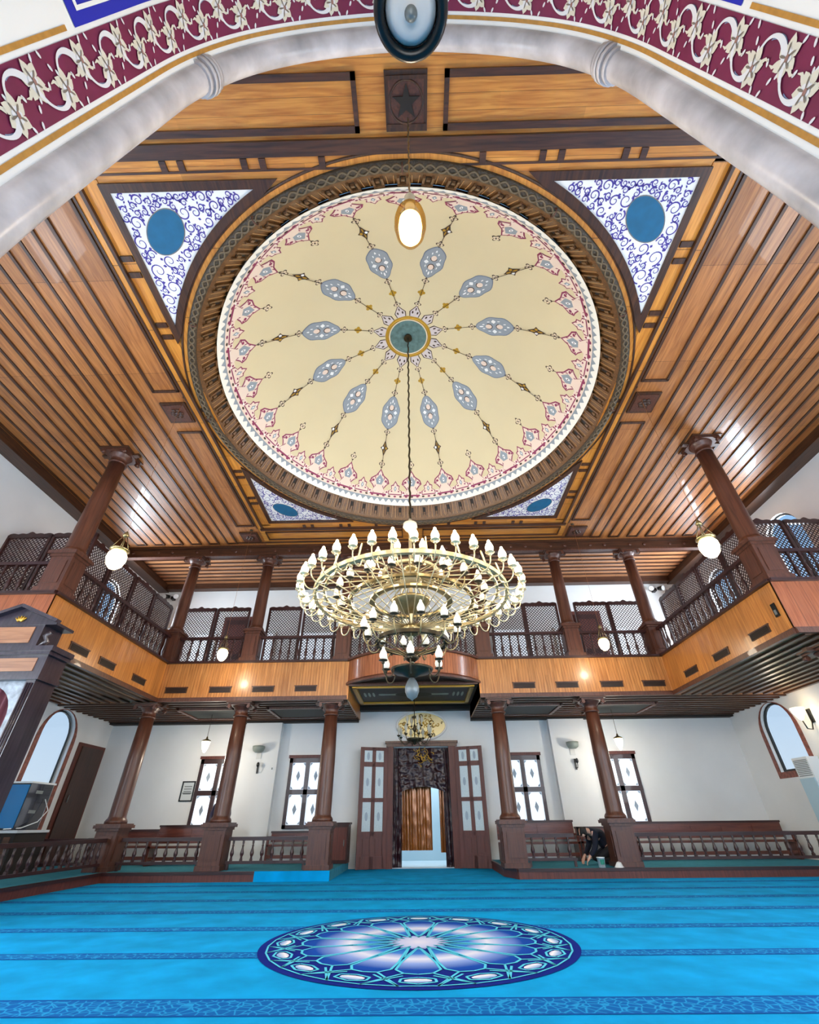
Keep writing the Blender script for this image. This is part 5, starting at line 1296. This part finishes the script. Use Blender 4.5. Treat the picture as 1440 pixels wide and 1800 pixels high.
# ---------------------------------------------------------------- people
def skin(name, verts, edges, radii, m, parent=None, root=0, sub_=2):
    me = bpy.data.meshes.new(name); me.from_pydata(verts, edges, []); me.materials.append(m)
    o = bpy.data.objects.new(name, me); COL.objects.link(o)
    sk = o.modifiers.new('skin', 'SKIN'); sk.use_smooth_shade = True
    for i, v in enumerate(me.skin_vertices[0].data if me.skin_vertices else []): pass
    if not me.skin_vertices:
        bpy.context.view_layer.objects.active = o
    sb = o.modifiers.new('sub', 'SUBSURF'); sb.levels = sub_; sb.render_levels = sub_
    if parent: o.parent = parent
    return o
def figure(root, J, shirt_m, trouser_m, skin_m, hair_m, look):
    """J: joints by name. Continuous body, clothes grown a little larger over it"""
    def grow(name, chains, m, extra=0., rootj=None):
        V, Ed, Rd, idx = [], [], [], {}
        for ch in chains:
            prev = None
            for nm, p, rr in ch:
                if nm in idx: i = idx[nm]
                else: i = len(V); V.append(p); Rd.append(rr); idx[nm] = i
                if prev is not None and (prev, i) not in Ed: Ed.append((prev, i))
                prev = i
        import bmesh
        bm = bmesh.new(); ly = bm.verts.layers.skin.verify(); vs = []
        for p, rr in zip(V, Rd):
            v = bm.verts.new(p); v[ly].radius = (rr+extra, rr+extra) if not isinstance(rr, tuple) else (rr[0]+extra, rr[1]+extra); vs.append(v)
        vs[0][ly].use_root = True
        for a, c in Ed: bm.edges.new((vs[a], vs[c]))
        me = bpy.data.meshes.new(name); bm.to_mesh(me); bm.free(); me.materials.append(m)
        o = bpy.data.objects.new(name, me); COL.objects.link(o); o.parent = root
        sk = o.modifiers.new('skin', 'SKIN'); sk.use_smooth_shade = True
        sb = o.modifiers.new('sub', 'SUBSURF'); sb.levels = 2; sb.render_levels = 2
        return o
    g = lambda n, rr: (n, J[n], rr)
    def mixp(a, c, t): return tuple(a[i]*(1-t)+c[i]*t for i in range(3))
    chains = [[g('pelvis', .13), g('waist', .12), g('chest', .14), g('neck', .055), g('head', .085), g('crown', .085)]]
    hd = Vector(J['head']); lk = Vector(look).normalized(); side = Vector((0, 0, 1)).cross(lk).normalized()
    chains.append([g('head', .085), ('jaw', tuple(hd+lk*.055+Vector((0, 0, -.045))), .045)])
    chains.append([g('head', .085), ('nose', tuple(hd+lk*.115+Vector((0, 0, .0))), .014)])
    for s in ('l', 'r'):
        chains.append([g('chest', .14), g('sh_'+s, .065), g('el_'+s, .048), g('wr_'+s, .032)])
        w, e = Vector(J['wr_'+s]), Vector(J['el_'+s]); d = (w-e).normalized(); pl = w+d*.05; nn = d.cross(Vector((0, 0, 1))); nn = nn.normalized() if nn.length > .1 else Vector((1, 0, 0)); bb = d.cross(nn)
        chains.append([g('wr_'+s, .032), ('palm_'+s, tuple(pl), .034)])
        for k in range(4):
            o = (k-1.5)*.021; l = (.075, .088, .082, .066)[k]
            chains.append([('palm_'+s, tuple(pl), .034), ('f%d_' % k+s, tuple(pl+d*.04+nn*o), .0095), ('g%d_' % k+s, tuple(pl+d*(.04+l*.5)+nn*o*1.1+bb*.012), .0085), ('h%d_' % k+s, tuple(pl+d*(.04+l*.85)+nn*o*1.1+bb*.035), .0075)])
        chains.append([('palm_'+s, tuple(pl), .034), ('t0_'+s, tuple(pl-d*.01+nn*.045), .011), ('t1_'+s, tuple(pl+d*.035+nn*.06+bb*.012), .009)])
        chains.append([g('pelvis', .13), g('hip_'+s, .09), g('kn_'+s, .062), g('an_'+s, .042), ('toe_'+s, J['toe_'+s], .034)])
    grow('body', chains, skin_m)
    grow('shirt', [[g('waist', .16), g('chest', .165), ('collar', mixp(J['chest'], J['neck'], .75), .08)]]+[[g('chest', .165), g('sh_'+s, .085), g('el_'+s, .066), ('cuff_'+s, mixp(J['el_'+s], J['wr_'+s], .9), .05)] for s in 'lr']+[[g('waist', .15), ('hem', mixp(J['waist'], J['pelvis'], 1.15), .175)]], shirt_m)
    grow('trousers', [[g('pelvis', .145), ('belt', mixp(J['pelvis'], J['waist'], .85), .142)]]+[[g('pelvis', .145), g('hip_'+s, .108), g('kn_'+s, .085), ('tc_'+s, mixp(J['kn_'+s], J['an_'+s], .95), .065)] for s in 'lr'], trouser_m)
    c = Vector(J['crown']); 
    grow('hair', [[('h0', tuple(hd+(c-hd)*.75-lk*.03), .085), ('h1', tuple(c-lk*.012+Vector((0, 0, .012))), .085)], [('h0', tuple(hd+(c-hd)*.75-lk*.03), .085), ('h2', tuple(hd-lk*.045), .07)]], hair_m)
    e = MB()
    for s in (-1, 1):
        p = hd+lk*.088+side*s*.032+Vector((0, 0, .025)); e.lathe([(0, -.008), (.009, 0), (0, .008)], M_BLACK, p, 8)
    e.tube([tuple(hd+lk*.098+side*q*.012+Vector((0, 0, -.05))) for q in (-2, -1, 0, 1, 2)], .004, mat('lip', (140, 74, 66), .6), 6); e.build('face_detail', root)
SKINM = mat('skin', (206, 160, 138), .5); HAIRM = mat('black hair', (18, 14, 14), .6)
r = thing('person', 'person in dark clothes standing half hidden behind a column on the left', 'person', (-5.7, 15.15, PF))
figure(r, dict(pelvis=(0, 0, .9), waist=(0, 0, 1.06), chest=(0, -.01, 1.32), neck=(0, -.03, 1.48), head=(-.02, -.06, 1.59), crown=(-.02, -.06, 1.67),
    sh_l=(-.19, 0, 1.38), el_l=(-.24, -.06, 1.12), wr_l=(-.14, -.24, 1.0), sh_r=(.19, 0, 1.38), el_r=(.26, -.04, 1.12), wr_r=(.12, -.22, 1.02),
    hip_l=(-.1, 0, .84), kn_l=(-.14, -.02, .48), an_l=(-.15, .03, .09), toe_l=(-.17, -.12, .035), hip_r=(.1, 0, .84), kn_r=(.13, -.02, .48), an_r=(.14, .03, .09), toe_r=(.16, -.12, .035)),
    mat('dark blue grey jacket', (44, 42, 66), .8), mat('dark navy trousers', (26, 28, 48), .8), SKINM, HAIRM, (-.3, -1, -.1))
r = thing('person', 'person in dark navy clothes kneeling bent forward beside a column on the right', 'person', (4.72, 14.95, PF)); r.scale = (1.15, 1.15, 1.15)
figure(r, dict(pelvis=(.3, .05, .3), waist=(.2, .04, .44), chest=(-.02, .0, .62), neck=(-.18, -.03, .64), head=(-.29, -.06, .6), crown=(-.36, -.07, .6),
    sh_l=(-.06, -.19, .58), el_l=(-.12, -.24, .32), wr_l=(-.28, -.2, .14), sh_r=(-.06, .19, .58), el_r=(-.12, .22, .34), wr_r=(-.3, .12, .14),
    hip_l=(.26, -.12, .26), kn_l=(-.1, -.14, .1), an_l=(.32, -.16, .07), toe_l=(.46, -.16, .05), hip_r=(.26, .14, .26), kn_r=(-.1, .18, .1), an_r=(.32, .18, .07), toe_r=(.46, .18, .05)),
    mat('navy black pullover', (8, 16, 36), .85), mat('black trousers', (12, 12, 20), .85), SKINM, HAIRM, (-1, -.2, -.5))
